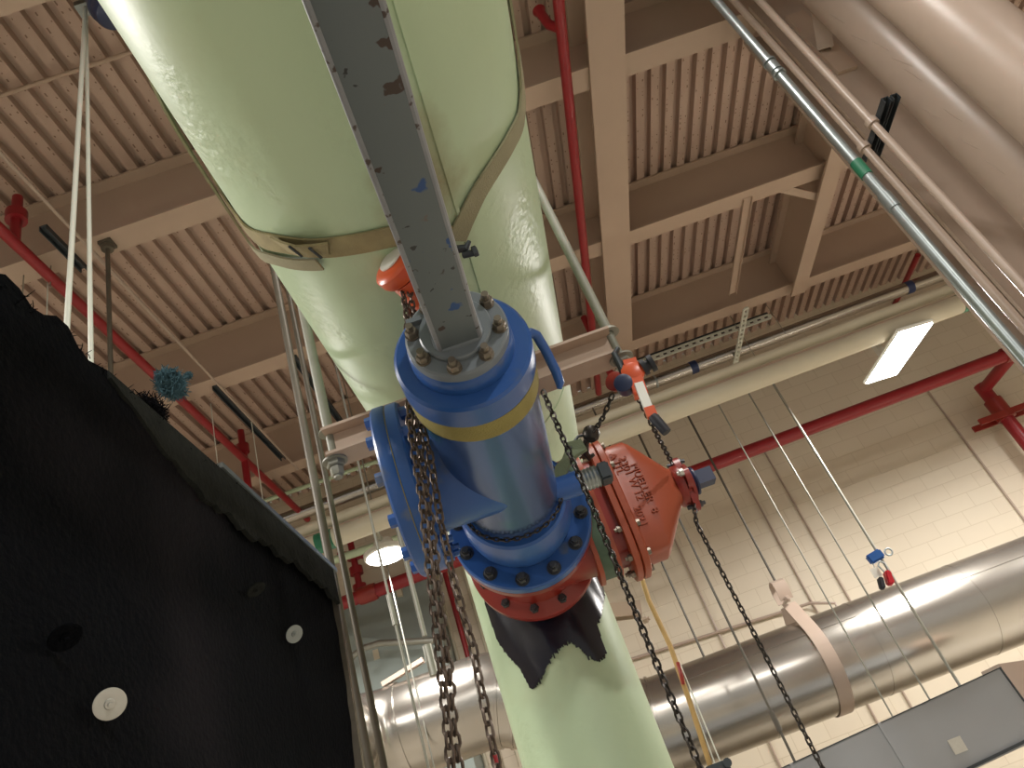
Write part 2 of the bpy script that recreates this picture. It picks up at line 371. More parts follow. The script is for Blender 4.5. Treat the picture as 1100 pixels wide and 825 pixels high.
rnd = random.Random(3); jit = [rnd.gauss(0, .004) for _ in range(NA + 1)]
def gv(i, j):
    if (i, j) not in grid:
        a = a0 + (a1 - a0) * i / NA; z = z0 + (z1 - z0) * j / NZ; rr = VR + .004 + .004 * math.sin(7 * a + 9 * z) ** 2
        grid[i, j] = b.verts.new((VX + rr * math.sin(a), VY - rr * math.cos(a), z))
    return grid[i, j]
for i in range(NA):
    for j in range(NZ):
        if inside(a0 + (a1 - a0) * (i + .5) / NA, z0 + (z1 - z0) * (j + .5) / NZ + jit[i]): b.faces.new((gv(i, j), gv(i + 1, j), gv(i + 1, j + 1), gv(i, j + 1)))
ext = bmesh.ops.extrude_face_region(b, geom=list(b.faces))
for vtx in [e for e in ext['geom'] if isinstance(e, bmesh.types.BMVert)]:
    d = V(vtx.co.x - VX, vtx.co.y - VY, 0); vtx.co -= d.normalized() * .009
obj('mastic_patch', b, M['mastic'], t, label='ragged black mastic patch below the flange')

# ------------------------------------------------------------------ line stop housing, arm, gate valve (one straight horizontal axis)
AX, AY, AZ = -.017, 1.376, 2.575
YAW = .019
EQ = Matrix.Translation((AX, AY, AZ)) @ Matrix.Rotation(YAW, 4, 'Z')
def E(x, y, z): return EQ @ Vector((x, y, z))
YA = (0, 1, 0)
house = thing('line_stop_housing', 'blue cylindrical housing hanging below the green pipe, with a side flange', 'valve housing', E(0, .5, -.24))
b = B(); lathe(b, [(-.026, 0), (-.026, .149), (-.020, .156), (.046, .157), (.054, .150), (.054, 0)], (0, 0, 0), YA, 72); cover = obj('cover_plate', b, M['blue'], house, mtx=EQ)
b = B(); lathe(b, [(-.070, 0), (-.070, .112), (-.064, .116), (-.024, .118), (-.024, 0)], (0, 0, 0), YA, 64); obj('cover_boss', b, M['blue'], house, cover, mtx=EQ)
b = B(); lathe(b, [(.053, 0), (.053, .146), (.30, .147), (.805, .147), (.805, 0)], (0, 0, 0), YA, 72); body = obj('barrel', b, M['bluebody'], house, mtx=EQ, label='worn blue grey metal barrel')
b = B(); lathe(b, [(.80, .12), (.80, .166), (.808, .174), (.86, .181), (.92, .182), (.97, .176), (1.0, .168), (1.0, .12)], (0, 0, 0), YA, 72, closed=True); obj('barrel_hub', b, M['blue'], house, mtx=EQ)
b = B(); lathe(b, [(.995, .1), (.995, .236), (1.001, .2415), (1.040, .2415), (1.040, .1)], (0, 0, 0), YA, 80, closed=True); fl = obj('mounting_flange', b, M['blue'], house, mtx=EQ)
for k in range(12):
    a = 2 * pi * (k + .5) / 12; c = V(.208 * math.cos(a), .996, .208 * math.sin(a))
    b = B(); cyl(b, c + V(0, .001, 0), c + V(0, -.004, 0), .024, seg=16); hexn(b, c + V(0, -.003, 0), (0, -1, 0), .0185, .022, .014); obj('flange_nut', b, M['nutdark'], house, fl, mtx=EQ)
# side branch
BT, PHI, PSI, DL_ = .53, 0.0, math.radians(2), -.028
BN = V(-math.cos(PSI) * math.cos(PHI), -math.sin(PSI) * math.cos(PHI), math.sin(PHI)); BU = BN.cross(V(0, 0, 1)).normalized(); BW = BN.cross(BU)
BO = V(0, BT, 0) + BN * DL_
b = B(); lathe(b, [(.03, 0), (.03, .1455), (.27, .1455), (.27, 0)], BO, BN, 64); br = obj('side_branch', b, M['blue'], house, mtx=EQ)
b = B(); lathe(b, [(.250, .1), (.250, .238), (.256, .243), (.284, .243), (.287, .240), (.287, .1)], BO, BN, 72, closed=True); sf = obj('side_flange', b, M['blue'], house, br, mtx=EQ)
b = B(); lathe(b, [(.2865, 0), (.2865, .241), (.2895, .241), (.2895, 0)], BO, BN, 72); obj('flange_gasket', b, M['yellow'], house, br, mtx=EQ, label='thin tan gasket')
b = B(); lathe(b, [(.289, 0), (.289, .242), (.294, .245), (.322, .245), (.328, .239), (.328, 0)], BO, BN, 72); bf = obj('blind_flange', b, M['blue'], house, br, mtx=EQ)
for k in range(12):
    a = 2 * pi * (k + .5) / 12; y = BU * .212 * math.cos(a) + BW * .212 * math.sin(a) + BO
    b = B(); tube(b, [y + BN * q for q in (.349, .348, .327, .326, .251, .250, .229, .228, .212)], [.012, .018, .018, .009, .009, .018, .018, .010, .010], 6); obj('flange_bolt', b, M['blue'], house, bf, mtx=EQ)
# outlet nozzle with coupling and plug on the right
NY, NZ_ = .80, -.035
b = B(); cyl(b, (.10, NY, NZ_), (.215, NY, NZ_), .040, seg=28); nz = obj('outlet_nozzle', b, M['blue'], house, mtx=EQ)
b = B(); lathe(b, [(0, 0), (0, .036)] + [(.004 + .006 * k, .036 - .003 * (k % 2)) for k in range(11)] + [(.07, 0)], (.212, NY, NZ_), (1, 0, 0), 28); cp = obj('coupling', b, M['galv'], house, nz, mtx=EQ, label='grey threaded coupling')
b = B(); box(b, (.278, NY - .030, NZ_ - .030), (.318, NY + .030, NZ_ + .030)); bmesh.ops.bevel(b, geom=list(b.edges), offset=.006, segments=2, affect='EDGES'); obj('plug', b, M['strut'], house, nz, mtx=EQ, label='dark square pipe plug')
# lifting lug, a bent blue bar on the right of the cover
b = B(); tube(b, [(.150, .020, .010), (.162, .026, .020), (.174, .045, .022), (.184, .08, .000), (.192, .115, -.045), (.192, .128, -.072), (.186, .132, -.084)], [.009, .011, .012, .012, .012, .011, .006], 12); obj('lifting_hook', b, M['blue'], house, mtx=EQ)

# yellow webbing round the barrel
b = B(); ys = [V(.1515 * math.cos(a), .092 + .008 * math.sin(a + .6), .1515 * math.sin(a)) for a in [2 * pi * k / 48 for k in range(49)]]
ribbon(b, ys, .070, .007, [V(0, 1, 0)] * 49); solo('round_sling', b, M['yellow'], 'soiled yellow webbing sling wrapped round the blue barrel behind its cover', 'sling', mtx=EQ)

# grey square arm bolted to the cover
EA = EQ @ Matrix.Translation((0, -.036, 0))
arm = thing('square_arm', 'chipped grey square tube arm bolted to the blue cover, reaching up over the viewer', 'arm', E(0, -.08, -.11))
b = B(); lathe(b, [(-.060, 0), (-.060, .107), (-.056, .112), (-.034, .112), (-.034, 0)], (0, 0, 0), YA, 64); bf = obj('base_flange', b, M['grey'], arm, mtx=EA)
b = B(); lathe(b, [(-.074, 0), (-.074, .076), (-.070, .079), (-.058, .079), (-.058, 0)], (0, 0, 0), YA, 56); obj('flange_hub', b, M['grey'], arm, bf, mtx=EA)
for k in range(8):
    a = 2 * pi * (k + .62) / 8; c = V(.0945 * math.cos(a), -.060, .0945 * math.sin(a))
    b = B(); cyl(b, c, c + V(0, -.003, 0), .0165, seg=16); hexn(b, c + V(0, -.002, 0), (0, -1, 0), .0145, .017, .016); obj('flange_nut', b, M['nut'], arm, bf, mtx=EA)
h = .0490; rc = .010
sq = []
for (sx_, sz_, a_) in ((1, 1, 0), (-1, 1, 1), (-1, -1, 2), (1, -1, 3)):
    sq += [(sx_ * (h - rc) + rc * math.cos(pi / 2 * (a_ + q)), sz_ * (h - rc) + rc * math.sin(pi / 2 * (a_ + q))) for q in (0, .33, .67, 1)]
def arm_pt(x, y, z): return V(x - .003 * y * 0, y, z)
b = B(); loft(b, [[V(x, y, z) for x, z in sq] for y in (-.072, -.3, -.6, -.9, -1.25)]); tb = obj('square_tube', b, M['greytube'], arm, mtx=EA, ang=50)
for sx_ in (-1, 1):                                  # light on the side faces painted as paler edge strips, with dark chips
    b = B(); tube(b, [(sx_ * (h - .0065), y, -h + .0065) for y in (-.074, -.4, -.8, -1.245)], .0070, 10); obj('tube_edge', b, M['greyedge'], arm, tb, mtx=EA, label='edge highlight in paler grey')
b = B(); tube(b, [(h * math.copysign(min(1, abs(1.25 * math.cos(a))), math.cos(a)), -.0745, h * math.copysign(min(1, abs(1.25 * math.sin(a))), math.sin(a))) for a in [2 * pi * k / 32 for k in range(32)]], .006, 8, closed=True); obj('weld', b, M['grey'], arm, tb, mtx=EA)
b = B(); bar(b, (-.062, -.066, .055), (-.095, -.066, .055), .020, .012); obj('key_block', b, M['grey'], arm, bf, mtx=EA)

# gate valve lying on its side
gv_ = thing('gate_valve', 'orange red gate valve lying on its side between the blue housing and the pipe', 'valve', E(0.1, 1.22, -.27))
b = B(); lathe(b, [(1.043, .08), (1.043, .2415), (1.078, .2415), (1.083, .235), (1.10, .185), (1.16, .165), (1.28, .165), (1.345, .19), (1.362, .235), (1.366, .2415), (1.400, .2415), (1.400, .08)], (0, 0, 0), YA, 80, closed=True); gb = obj('valve_body', b, M['reddark'], gv_, mtx=EQ)
b = B()
def oval(x, ry, rz, n=40, y0=1.222, p=.62): return [V(x, y0 + ry * math.copysign(abs(math.cos(a)) ** p, math.cos(a)), rz * math.copysign(abs(math.sin(a)) ** p, math.sin(a))) for a in [2 * pi * k / n for k in range(n)]]
loft(b, [oval(.02, .11, .19), oval(.335, .112, .205)]); obj('valve_neck', b, M['reddark'], gv_, gb, mtx=EQ, ang=50)
b = B(); loft(b, [oval(.215, .122, .222), oval(.262, .122, .222)]); obj('neck_band', b, M['dkgreen'], gv_, gb, mtx=EQ, ang=50, label='dark green band')
for xx in (.198, .264):
    b = B(); loft(b, [oval(xx, .128, .236), oval(xx + .016, .128, .236)]); obj('neck_rib', b, M['orange'], gv_, gb, mtx=EQ, ang=50)
b = B(); loft(b, [oval(.318, .135, .258), oval(.321, .14, .263), oval(.341, .14, .263), oval(.344, .136, .259)]); f1_ = obj('body_flange', b, M['orange'], gv_, mtx=EQ, ang=50)
b = B(); loft(b, [oval(.347, .136, .259), oval(.350, .14, .263), oval(.370, .14, .263), oval(.374, .135, .258)]); f2_ = obj('bonnet_flange', b, M['orange'], gv_, mtx=EQ, ang=50)
b = B(); loft(b, [oval(.372, .112, .228, p=.5), oval(.392, .108, .224, p=.5), oval(.452, .106, .224, p=.5), oval(.470, .102, .208, p=.5), oval(.545, .074, .105, p=.55), oval(.568, .062, .074), oval(.575, .06, .07)]); bon = obj('bonnet', b, M['orange'], gv_, f2_, mtx=EQ, ang=40)
for k in range(10):
    a = 2 * pi * (k + .5) / 10; y, z = 1.222 + .124 * math.copysign(abs(math.cos(a)) ** .62, math.cos(a)), .243 * math.copysign(abs(math.sin(a)) ** .62, math.sin(a))
    b = B(); tube(b, [(.387, y, z), (.386, y, z), (.373, y, z), (.372, y, z), (.319, y, z), (.318, y, z), (.304, y, z), (.303, y, z), (.294, y, z)], [.009, .0125, .0125, .007, .007, .0125, .0125, .007, .007], 6); obj('bonnet_bolt', b, M['nut'], gv_, f2_, mtx=EQ, label='pale steel bolt')
for k in range(12):
    a = 2 * pi * (k + .5) / 12; c = V(.208 * math.cos(a), 1.364, .208 * math.sin(a))
    b = B(); hexn(b, c, (0, -1, 0), .0175, .022, .016); obj('flange_nut', b, M['nutdark'], gv_, gb, mtx=EQ)
b = B(); lathe(b, [(0, 0), (0, .07), (.012, .078), (.03, .078), (.034, .066), (.048, .064), (.05, .072), (.062, .072), (.064, 0)], (.573, 1.222, 0), (1, 0, 0), 40); sb = obj('stuffing_box', b, M['reddark'], gv_, mtx=EQ)
b = B(); loft(b, [oval(.607, .10, .046, p=.8), oval(.627, .10, .046, p=.8)]); loft(b, [oval(.605, .045, .108, p=.8), oval(.628, .045, .108, p=.8)])
obj('gland_flange', b, M['reddark'], gv_, sb, mtx=EQ, ang=40)
for z in (-.088, .088):
    b = B(); hexn(b, (.628, 1.222, z), (1, 0, 0), .013, .014, .01); cyl(b, (.585, 1.222, z), (.607, 1.222, z), .008, seg=10); obj('gland_bolt', b, M['nutdark'], gv_, sb, mtx=EQ)
b = B(); hexn(b, (.606, 1.124, .01), (-1, 0, 0), .014, .016, .008); obj('gland_bolt', b, M['washer'], gv_, sb, mtx=EQ, label='pale steel bolt')
b = B(); lathe(b, [(0, 0), (0, .045), (.012, .052), (.018, .052), (.02, 0)], (.637, 1.222, 0), (1, 0, 0), 32); box(b, (.654, 1.222 - .027, -.027), (.722, 1.222 + .027, .027)); obj('operating_nut', b, M['navy'], gv_, sb, mtx=EQ, ang=30, label='black square operating nut')
# raised casting marks, reading downwards on the bonnet's near face
def text(s, size, loc, rot, depth, name, m, root, parent, mtx):
    c = bpy.data.curves.new('t', 'FONT'); c.body = s; c.size = size; c.extrude = depth; c.align_x = 'LEFT'; c.resolution_u = 2
    o = bpy.data.objects.new('t', c); COL.objects.link(o); dg = bpy.context.evaluated_depsgraph_get(); me = bpy.data.meshes.new_from_object(o.evaluated_get(dg))
    bm = B(); bm.from_mesh(me); bpy.data.objects.remove(o); bpy.data.meshes.remove(me); bpy.data.curves.remove(c)
    bm.transform(Matrix.Translation(loc) @ rot)
    return obj(name, bm, m, root, parent, 30, None, mtx)
# local text X -> -Z (downwards), text Y -> +X, text Z -> -Y (towards the viewer)
TR = Matrix(((0, 1, 0, 0), (0, 0, -1, 0), (-1, 0, 0, 0), (0, 0, 0, 1)))
for s, xx, zt in (('MUELLER  8', .442, .100), ('2301 W 12', .413, .140), ('A ITL', .385, .165), ('2021', .388, -.055)):
    text(s, .039, (xx, 1.222 - .1085, zt), TR, .0025, 'casting_letters', M['orange'], gv_, bon, EQ)
# black collar between the valve and the pipe belongs to the pipe
b = B(); lathe(b, [(1.402, .0), (1.402, .20), (1.43, .195), (1.50, .20), (1.56, .21), (1.56, 0)], (0, 0, 0), YA, 48); obj('tapping_collar', b, M['mastic'], t, mtx=EQ, label='black coated collar')

# ------------------------------------------------------------------ chains
def chain(pts, pitch, d, width, spin=0.0, wob=0.0):
    """links along a polyline: each a closed oval of wire, alternately turned a quarter"""
    b = B(); pts = [Vector(p) for p in pts]; seg = [(q - p).length for p, q in zip(pts, pts[1:])]; tot = sum(seg); n = max(1, int(tot / pitch))
    def at(s):
        for L, p, q in zip(seg, pts, pts[1:]):
            if s <= L or q is pts[-1]: return p + (q - p) * min(1, s / L), (q - p).normalized()
            s -= L
    u0 = None
    for i in range(n):
        c, d_ = at((i + .5) * pitch); ax, u, w = frame(d_)
        if u0 is not None: u = (u0 - ax * u0.dot(ax)).normalized(); w = ax.cross(u)
        u0 = u; a = spin + (pi / 2 if i % 2 else 0) + wob * math.sin(i * 1.7); s = u * math.cos(a) + w * math.sin(a)
        hl = (pitch + 2 * d) / 2 - d / 2; hw = width / 2 - d / 2; loop = []
        for k in range(5): th = -pi / 2 + pi * k / 4; loop.append(c + ax * (hl - hw + hw * math.cos(th)) + s * hw * math.sin(th))
        for k in range(5): th = pi / 2 + pi * k / 4; loop.append(c + ax * (-(hl - hw) + hw * math.cos(th)) + s * hw * math.sin(th))
        tube(b, loop, d / 2, 6, closed=True)
    return b
def hang(u0, v0, u1, v1, y, y1=None): return [P(u0, v0, y=y), P(u1, v1, y=y if y1 is None else y1)]
top = P(430, 318, y=1.47)
c1 = [P(u, v, y=1.5) for u, v in ((437, 318), (440, 452), (453.6, 536), (461, 610), (468, 668), (474, 723), (479, 764), (489, 875))]
solo('hoist_chain', chain(c1, .0225, .0068, .0235, .3), M['chain'], 'rusty hoist chain left of the blue barrel, the left strand of the twisted pair', 'chain', 'chains on the left of the housing')
c1b = [p + V(.008, .02, 0) + V(.0 + .004 * (i % 2), 0, 0) for i, p in enumerate(c1)]
solo('hoist_chain', chain(c1b, .0225, .0068, .0235, 1.0), M['chain'], 'rusty hoist chain left of the blue barrel, lying behind the twisted pair\'s front strand', 'chain', 'chains on the left of the housing')
c2 = [P(u, v, y=1.53) for u, v in ((445, 325), (452, 452), (462, 490), (473, 558), (486, 618), (496, 655), (507, 690), (520, 755), (545, 875))]
solo('hoist_chain', chain(c2, .0250, .0064, .0225, .5, .15), M['chain'], 'single rusty chain passing in front of the blue branch, ending left of the green drop', 'chain', 'chains on the left of the housing')
c3 = [P(583, 420, y=1.93), P(640, 553, y=1.93), P(700, 700, y=1.93), P(771, 870, y=1.93)]
solo('hand_chain', chain(c3, .0205, .0064, .0215, .6, .1), M['chaindark'], 'dark hand chain hanging right of the blue barrel in front of the orange valve', 'chain', 'dark hand chains')
c4 = [E(.60, 1.17, -.10), P(748, 562, y=2.53), P(815, 690, y=2.53), P(906, 870, y=2.53)]
solo('hand_chain', chain(c4, .0205, .006, .019, .4, .1), M['chaindark'], 'dark chain tail hanging from the valve\'s gland down across the steel duct', 'chain', 'dark hand chains')
c5 = [P(686, 428, y=2.08), P(703, 462, y=2.25), P(722, 498, y=2.5)]
solo('hand_chain', chain(c5, .0215, .006, .020, .4, .1), M['chaindark'], 'short dark chain from the lever hoist down to the orange valve gland', 'chain', 'dark hand chains')
c6 = [V(.150 * math.cos(a) * 1.06, .775 + .02 * math.cos(2 * a), .150 * 1.06 * math.sin(a)) for a in [-2 * pi * (k - 3) / 40 for k in range(31)]]
solo('wrap_chain', chain([EQ @ p for p in c6], .0165, .0048, .0155, .78), M['chaindark'], 'dark chain looped under the blue barrel just before its mounting flange', 'chain')
c7 = [P(658, 424, y=2.06), P(648, 448, y=2.12), P(638, 464, y=2.2)]
solo('lever_chain', chain(c7, .0205, .006, .019, .4), M['chaindark'], 'short load chain from the lever hoist to the hook above the orange flange', 'chain')

# ------------------------------------------------------------------ web sling and hand chain hoist under the green pipe
RS = HR + .006
sling = thing('web_sling', 'soiled tan and olive web sling choked round the underside of the green pipe', 'sling', (HX, 1.3, HZP - .45))
def around(px, extra):
    """(angle from straight down, y) of pixels on the green pipe, then more pairs over its far side"""
    o = []
    for u, v in px: p = on_cyl(u, v, 'y', (HX, HZP), RS); o.append((math.atan2(p.x - HX, HZP - p.z), p.y))
    return extra[0] + o + extra[1]
def belt(ay, w, rr):
    q = []; n = len(ay)
    for i in range(n - 1):
        p0, p1, p2, p3 = [V(*ay[k], 0) for k in (max(i - 1, 0), i, i + 1, min(i + 2, n - 1))]
        for k in range(6): s_ = k / 6; q.append(.5 * ((2 * p1) + (p2 - p0) * s_ + (2 * p0 - 5 * p1 + 4 * p2 - p3) * s_ * s_ + (3 * p1 - p0 - 3 * p2 + p3) * s_ ** 3))
    q.append(V(*ay[-1], 0)); b = B(); pts, sd = [], []
    for c in q: d = V(math.sin(c.x), 0, -math.cos(c.x)); pts.append(V(HX, c.y, HZP) + d * rr)
    for i, c in enumerate(q):
        d = V(math.sin(c.x), 0, -math.cos(c.x)); tg = (pts[min(i + 1, len(q) - 1)] - pts[max(i - 1, 0)]).normalized(); sd.append(d.cross(tg))
    ribbon(b, pts, w, .006, sd); return b
LPX = [(262, 244), (300, 262), (340, 267), (385, 262), (430, 253), (470, 253), (488, 258)]
a0_, y0_ = around(LPX, ([], []))[0]
RPX = [(560, 120), (549, 150), (533, 177), (515, 205), (500, 235), (490, 258)]
a1_, y1_ = around(RPX, ([], []))[0]
top_y = .80
b = belt(around(LPX, ([(-3.1, top_y), (-2.4, top_y + .02), (-1.8, .5 * (top_y + y0_)), (a0_ - .35, y0_ - .10)], [])), .066, RS); obj('left_leg', b, M['webtan'], sling, label='soiled tan webbing with a stitched loop')
b = belt(around(RPX, ([(3.1, top_y), (2.4, top_y), (1.8, top_y + .02), (a1_ + .22, y1_ - .09)], [])), .060, RS + .002); obj('right_leg', b, M['web'], sling, label='smooth olive webbing')
b = belt(around([(262, 258), (300, 277), (345, 281)], ([(-1.9, .9), (-1.45, 1.12)], [])), .040, RS + .010); obj('under_ply', b, M['web'], sling)
# stitched eye folded towards the viewer
e0, e1 = on_cyl(300, 262, 'y', (HX, HZP), RS + .006), on_cyl(352, 266, 'y', (HX, HZP), RS + .006); b = B()
mid = [e0, e0 * .75 + e1 * .25 + V(0, -.012, -.026), e0 * .5 + e1 * .5 + V(0, -.016, -.036), e0 * .25 + e1 * .75 + V(0, -.012, -.026), e1 + V(0, 0, -.006)]
ribbon(b, mid, .062, .006, [V(.1, .9, .25)] * 5); obj('stitched_eye', b, M['webtan'], sling)
for f in (.35, .75):
    p = e0.lerp(e1, f) + V(0, -.014, -.040); b = B(); bar(b, p + V(.006, .026, .008), p + V(-.006, -.03, -.004), .006, .004); obj('stitching', b, M['strut'], sling)
hk = P(494, 262, y=1.37)
hoist = thing('chain_hoist', 'orange hand chain hoist half hidden behind the grey square arm', 'hoist', P(440, 305, y=1.40))
c = P(434, 291, y=1.41)
b = B(); axh = V(-.45, -.82, .34).normalized(); lathe(b, [(0, 0), (0, .050), (.006, .062), (.018, .068), (.040, .068), (.046, .062), (.052, .048), (.055, 0)], c - axh * .01, axh, 40); obj('wheel_cover', b, M['hoist'], hoist)
b = B(); lathe(b, [(0, 0), (0, .036), (.004, .036), (.004, 0)], c + axh * .044, axh, 28); obj('rating_plate', b, M['white'], hoist, label='pale oval plate')
b = B(); lathe(b, [(0, 0), (0, .055), (.09, .058), (.10, .03), (.10, 0)], c - axh * .01, -axh, 32); obj('gear_case', b, M['hoist'], hoist)
b = B(); tube(b, [c - axh * .06 + V(0, 0, .05), c - axh * .06 + V(.01, 0, .075), hk + V(-.01, .01, -.005), hk + V(.012, 0, -.02), hk + V(.024, -.004, -.006)], [.010, .010, .011, .010, .005], 10); obj('top_hook', b, M['strut'], hoist)
b = B(); cyl(b, P(498, 274, y=1.38), P(511, 271, y=1.37), .009, seg=12); hexn(b, P(508, 271, y=1.37), V(1, 0, .1), .014, .012); obj('shackle_pin', b, M['strut'], hoist)
lc = [P(434, 306, y=1.42), P(438, 345, y=1.43)]
for i, dx in enumerate((-.006, .012)):
    b = chain([lc[0] + V(dx, 0, 0), lc[1] + V(dx, .01, -.03)], .018, .0055, .017, .4 + i); obj('load_chain', b, M['chain'], hoist)

# ------------------------------------------------------------------ trapeze beam under the green pipe and its rods
TY, TZ0, TZ1 = 2.06, 2.845, 2.948
xl, xr = P(346, 470, y=TY - .05).x, P(658, 360, y=TY - .05).x
b = B(); section(b, (xl, TY, TZ0), (xr, TY, TZ0), isec(.10, TZ1 - TZ0, .010, .008)); 
solo('trapeze_beam', b, M['beam'], 'short tan I-beam slung crosswise under the green pipe', 'beam', ang=20)
def hanger(px, y, r, m, label, top=None, grp='pipe hanger rods', nut=None, name='hanger_rod', zt=None, seg=12):
    """vertical rod through the pixel px at depth y, from z top to z bottom"""
    p = P(*px, y=y); b = B(); cyl(b, (p.x, y, top[0]), (p.x, y, top[1]), r, seg=seg)
    if nut:
        lathe(b, [(0, 0), (0, .032), (.004, .034), (.007, .03), (.007, 0)], (p.x, y, nut), (0, 0, -1), 24); hexn(b, (p.x, y, nut - .006), (0, 0, -1), .024, .02); hexn(b, (p.x, y, nut - .026), (0, 0, -1), .019, .02)
    return solo(name, b, m, label, 'rod', grp)
for (px, lab) in (((352, 458), 'thick grey hanger rod carrying the left end of the short tan I-beam'), ((652, 354), 'pale grey hanger rod slanting past the green pipe to the I-beam\'s right end')):
    p = P(*px, y=TY); q = P(338, 350, y=TY) if px[0] < 400 else P(594, 252, y=TY)
    b = B(); d = (q - p).normalized(); cyl(b, V(p.x, TY, 2.78), V(p.x, TY, TZ1 + .02), .014, seg=14); cyl(b, V(p.x, TY, TZ1), V(p.x, TY, HZ - .02), .017, seg=16)
    hexn(b, (p.x, TY, TZ0), (0, 0, -1), .030, .024); lathe(b, [(0, 0), (0, .040), (.006, .040), (.006, 0)], (p.x, TY, TZ0), (0, 0, -1), 24)
    hexn(b, (p.x, TY, TZ0 - .028), (0, 0, -1), .022, .028); lathe(b, [(0, 0), (0, .036), (.012, .03), (.012, 0)], (p.x, TY, TZ1), (0, 0, 1), 20)
    solo('hanger_rod', b, M['paintrod'], lab, 'rod', 'trapeze hanger rods')
# lever hoist on the beam's right end
lv = thing('lever_hoist', 'orange lever chain hoist with black grip at the right end of the short tan I-beam', 'hoist', P(672, 440, y=2.0))
def LP(u, v, dy=0): return P(u, v, y=2.0 + dy)
b = B(); a_, b_ = LP(684, 386), LP(690, 422); 
sdv = V(1, .15, 0)
bar(b, LP(676, 388), LP(689, 426), .042, .03, V(0, 1, 0)); lathe(b, [(0, 0), (0, .034), (.03, .037), (.036, .026), (.036, 0)], LP(680, 400) + V(0, .02, 0), (0, -1, 0), 28); obj('gear_case', b, M['hoist'], lv)
b = B(); lathe(b, [(0, 0), (0, .027), (.05, .029), (.055, .018), (.055, 0)], LP(672, 412) + V(0, .03, 0), V(-.2, -1, -.1), 24); obj('ratchet_case', b, M['navy'], lv, label='dark blue case')
b = B(); lathe(b, [(0, 0), (0, .030), (.02, .032), (.025, .024), (.025, 0)], LP(663, 406) + V(0, .03, 0), V(-.5, -.9, 0), 24); obj('side_plate', b, M['reddark'], lv)
b = B(); lathe(b, [(0, 0), (0, .026), (.014, .026), (.014, .018), (.026, .018), (.026, .028), (.04, .028), (.04, 0)], LP(690, 396) , V(1, -.2, .1), 20); obj('hand_wheel', b, M['black'], lv)
b = B(); bar(b, LP(686, 412, -.04), LP(697, 440, -.05), .026, .014, V(0, 1, 0)); lev = obj('lever', b, M['white'], lv, label='white lever bar')
b = B(); bar(b, LP(697, 438, -.05), LP(701, 448, -.05), .030, .018, V(0, 1, 0)); obj('lever_collar', b, M['hoist'], lv, lev)
b = B(); lathe(b, [(0, 0), (0, .013), (.01, .016), (.05, .015), (.066, .014), (.07, 0)], LP(701, 447, -.05), LP(715, 463, -.05) - LP(701, 447, -.05), 16); obj('lever_grip', b, M['black'], lv, lev)
b = B(); tube(b, [LP(672, 404), LP(668, 396), LP(664, 388), LP(660, 380), LP(664, 374)], [.012, .012, .011, .010, .008], 10); obj('top_hook', b, M['strut'], lv)
# bottom hook and choker above the orange flange
bh = thing('chain_hook', 'dark swivel hook above the orange flange, holding a green webbing end', 'hook', P(630, 480, y=2.3))
b = B(); hc = P(635, 466, y=2.24); lathe(b, [(-.026, 0), (-.026, .016), (-.016, .026), (.0, .030), (.016, .026), (.026, .014), (.026, 0)], hc, V(.4, .2, 1), 14); obj('swivel_block', b, M['chaindark'], bh)
b = B(); tube(b, [P(632, 468, y=2.25), P(629, 477, y=2.28), P(629, 486, y=2.32), P(633, 492, y=2.36), P(638, 488, y=2.36)], [.010, .012, .012, .010, .006], 10); obj('hook', b, M['chaindark'], bh)
b = B(); tube(b, [P(630, 467, y=2.24), P(621, 469, y=2.23), P(616, 476, y=2.22), P(613, 482, y=2.2)], .005, 8); obj('safety_latch', b, M['strut'], bh)
b = B(); ribbon(b, [P(616, 474, y=2.2), P(619, 484, y=2.2), P(612, 492, y=2.18), P(604, 502, y=2.16), P(600, 516, y=2.16)], [.05, .075, .06, .045, .04], .010, [V(1, 0, .3)] * 5)
solo('web_strap', b, mat('green_webbing', (108, 118, 92), .9, var=.2, vscale=20, bump=.3, bscale=200), 'green grey webbing end tucked behind the blue barrel beside the dark hook', 'strap')

# ------------------------------------------------------------------ pipes along the far wall
def pipe_x(name, a, b_, r, m, label, cat='pipe', group=None, bands=(), seg=28):
    t = None
    bm = B(); cyl(bm, a, b_, r, seg=seg)
    if not bands: return solo(name, bm, m, label, cat, group)
    t = thing(name, label, cat, ((a[0] + b_[0]) / 2, a[1], min(a[2], b_[2]) - r), group)
    obj('run', bm, m, t)
    a, b_ = Vector(a), Vector(b_)
    for nm, x, w, mm, lab in bands:
        c = a + (b_ - a) * ((x - a.x) / (b_.x - a.x)); d = (b_ - a).normalized(); bm = B()
        lathe(bm, [(-w / 2, r - .005), (-w / 2, r + .004), (w / 2, r + .004), (w / 2, r - .005)], c, d, seg, closed=True); obj(nm, bm, mm, t, label=lab)
    return t
def fx(a, b_, x): a, b_ = Vector(a), Vector(b_); return a + (b_ - a) * ((x - a.x) / (b_.x - a.x))
q0, q1 = P(340, 545, y=8.9), P(1000, 300, y=8.9)
pipe_x('jacketed_pipe', fx(q0, q1, XL), fx(q0, q1, XR), .085, M['steel'], 'silver jacketed pipe under the deck edge with navy tape bands', bands=[
    ('tape_band', P(741, 388, y=8.9).x, .10, M['bluetape'], 'navy tape'), ('tape_band', P(975, 308, y=8.9).x, .10, M['bluetape'], 'navy tape'), ('clamp_band', P(700, 402, y=8.9).x, .03, M['galv'], None)])
CY = 6.2
q0, q1 = V(-1.5, CY, 4.757), V(4.5, CY, 4.838)
pipe_x('cream_pipe', fx(q0, q1, XL), fx(q0, q1, XR), .052, M['cream'], 'slimmer cream covered pipe just above the fatter one along the far wall', group='cream pipes')
q0, q1 = V(-1.5, CY, 4.585), V(4.42, CY, 4.650)
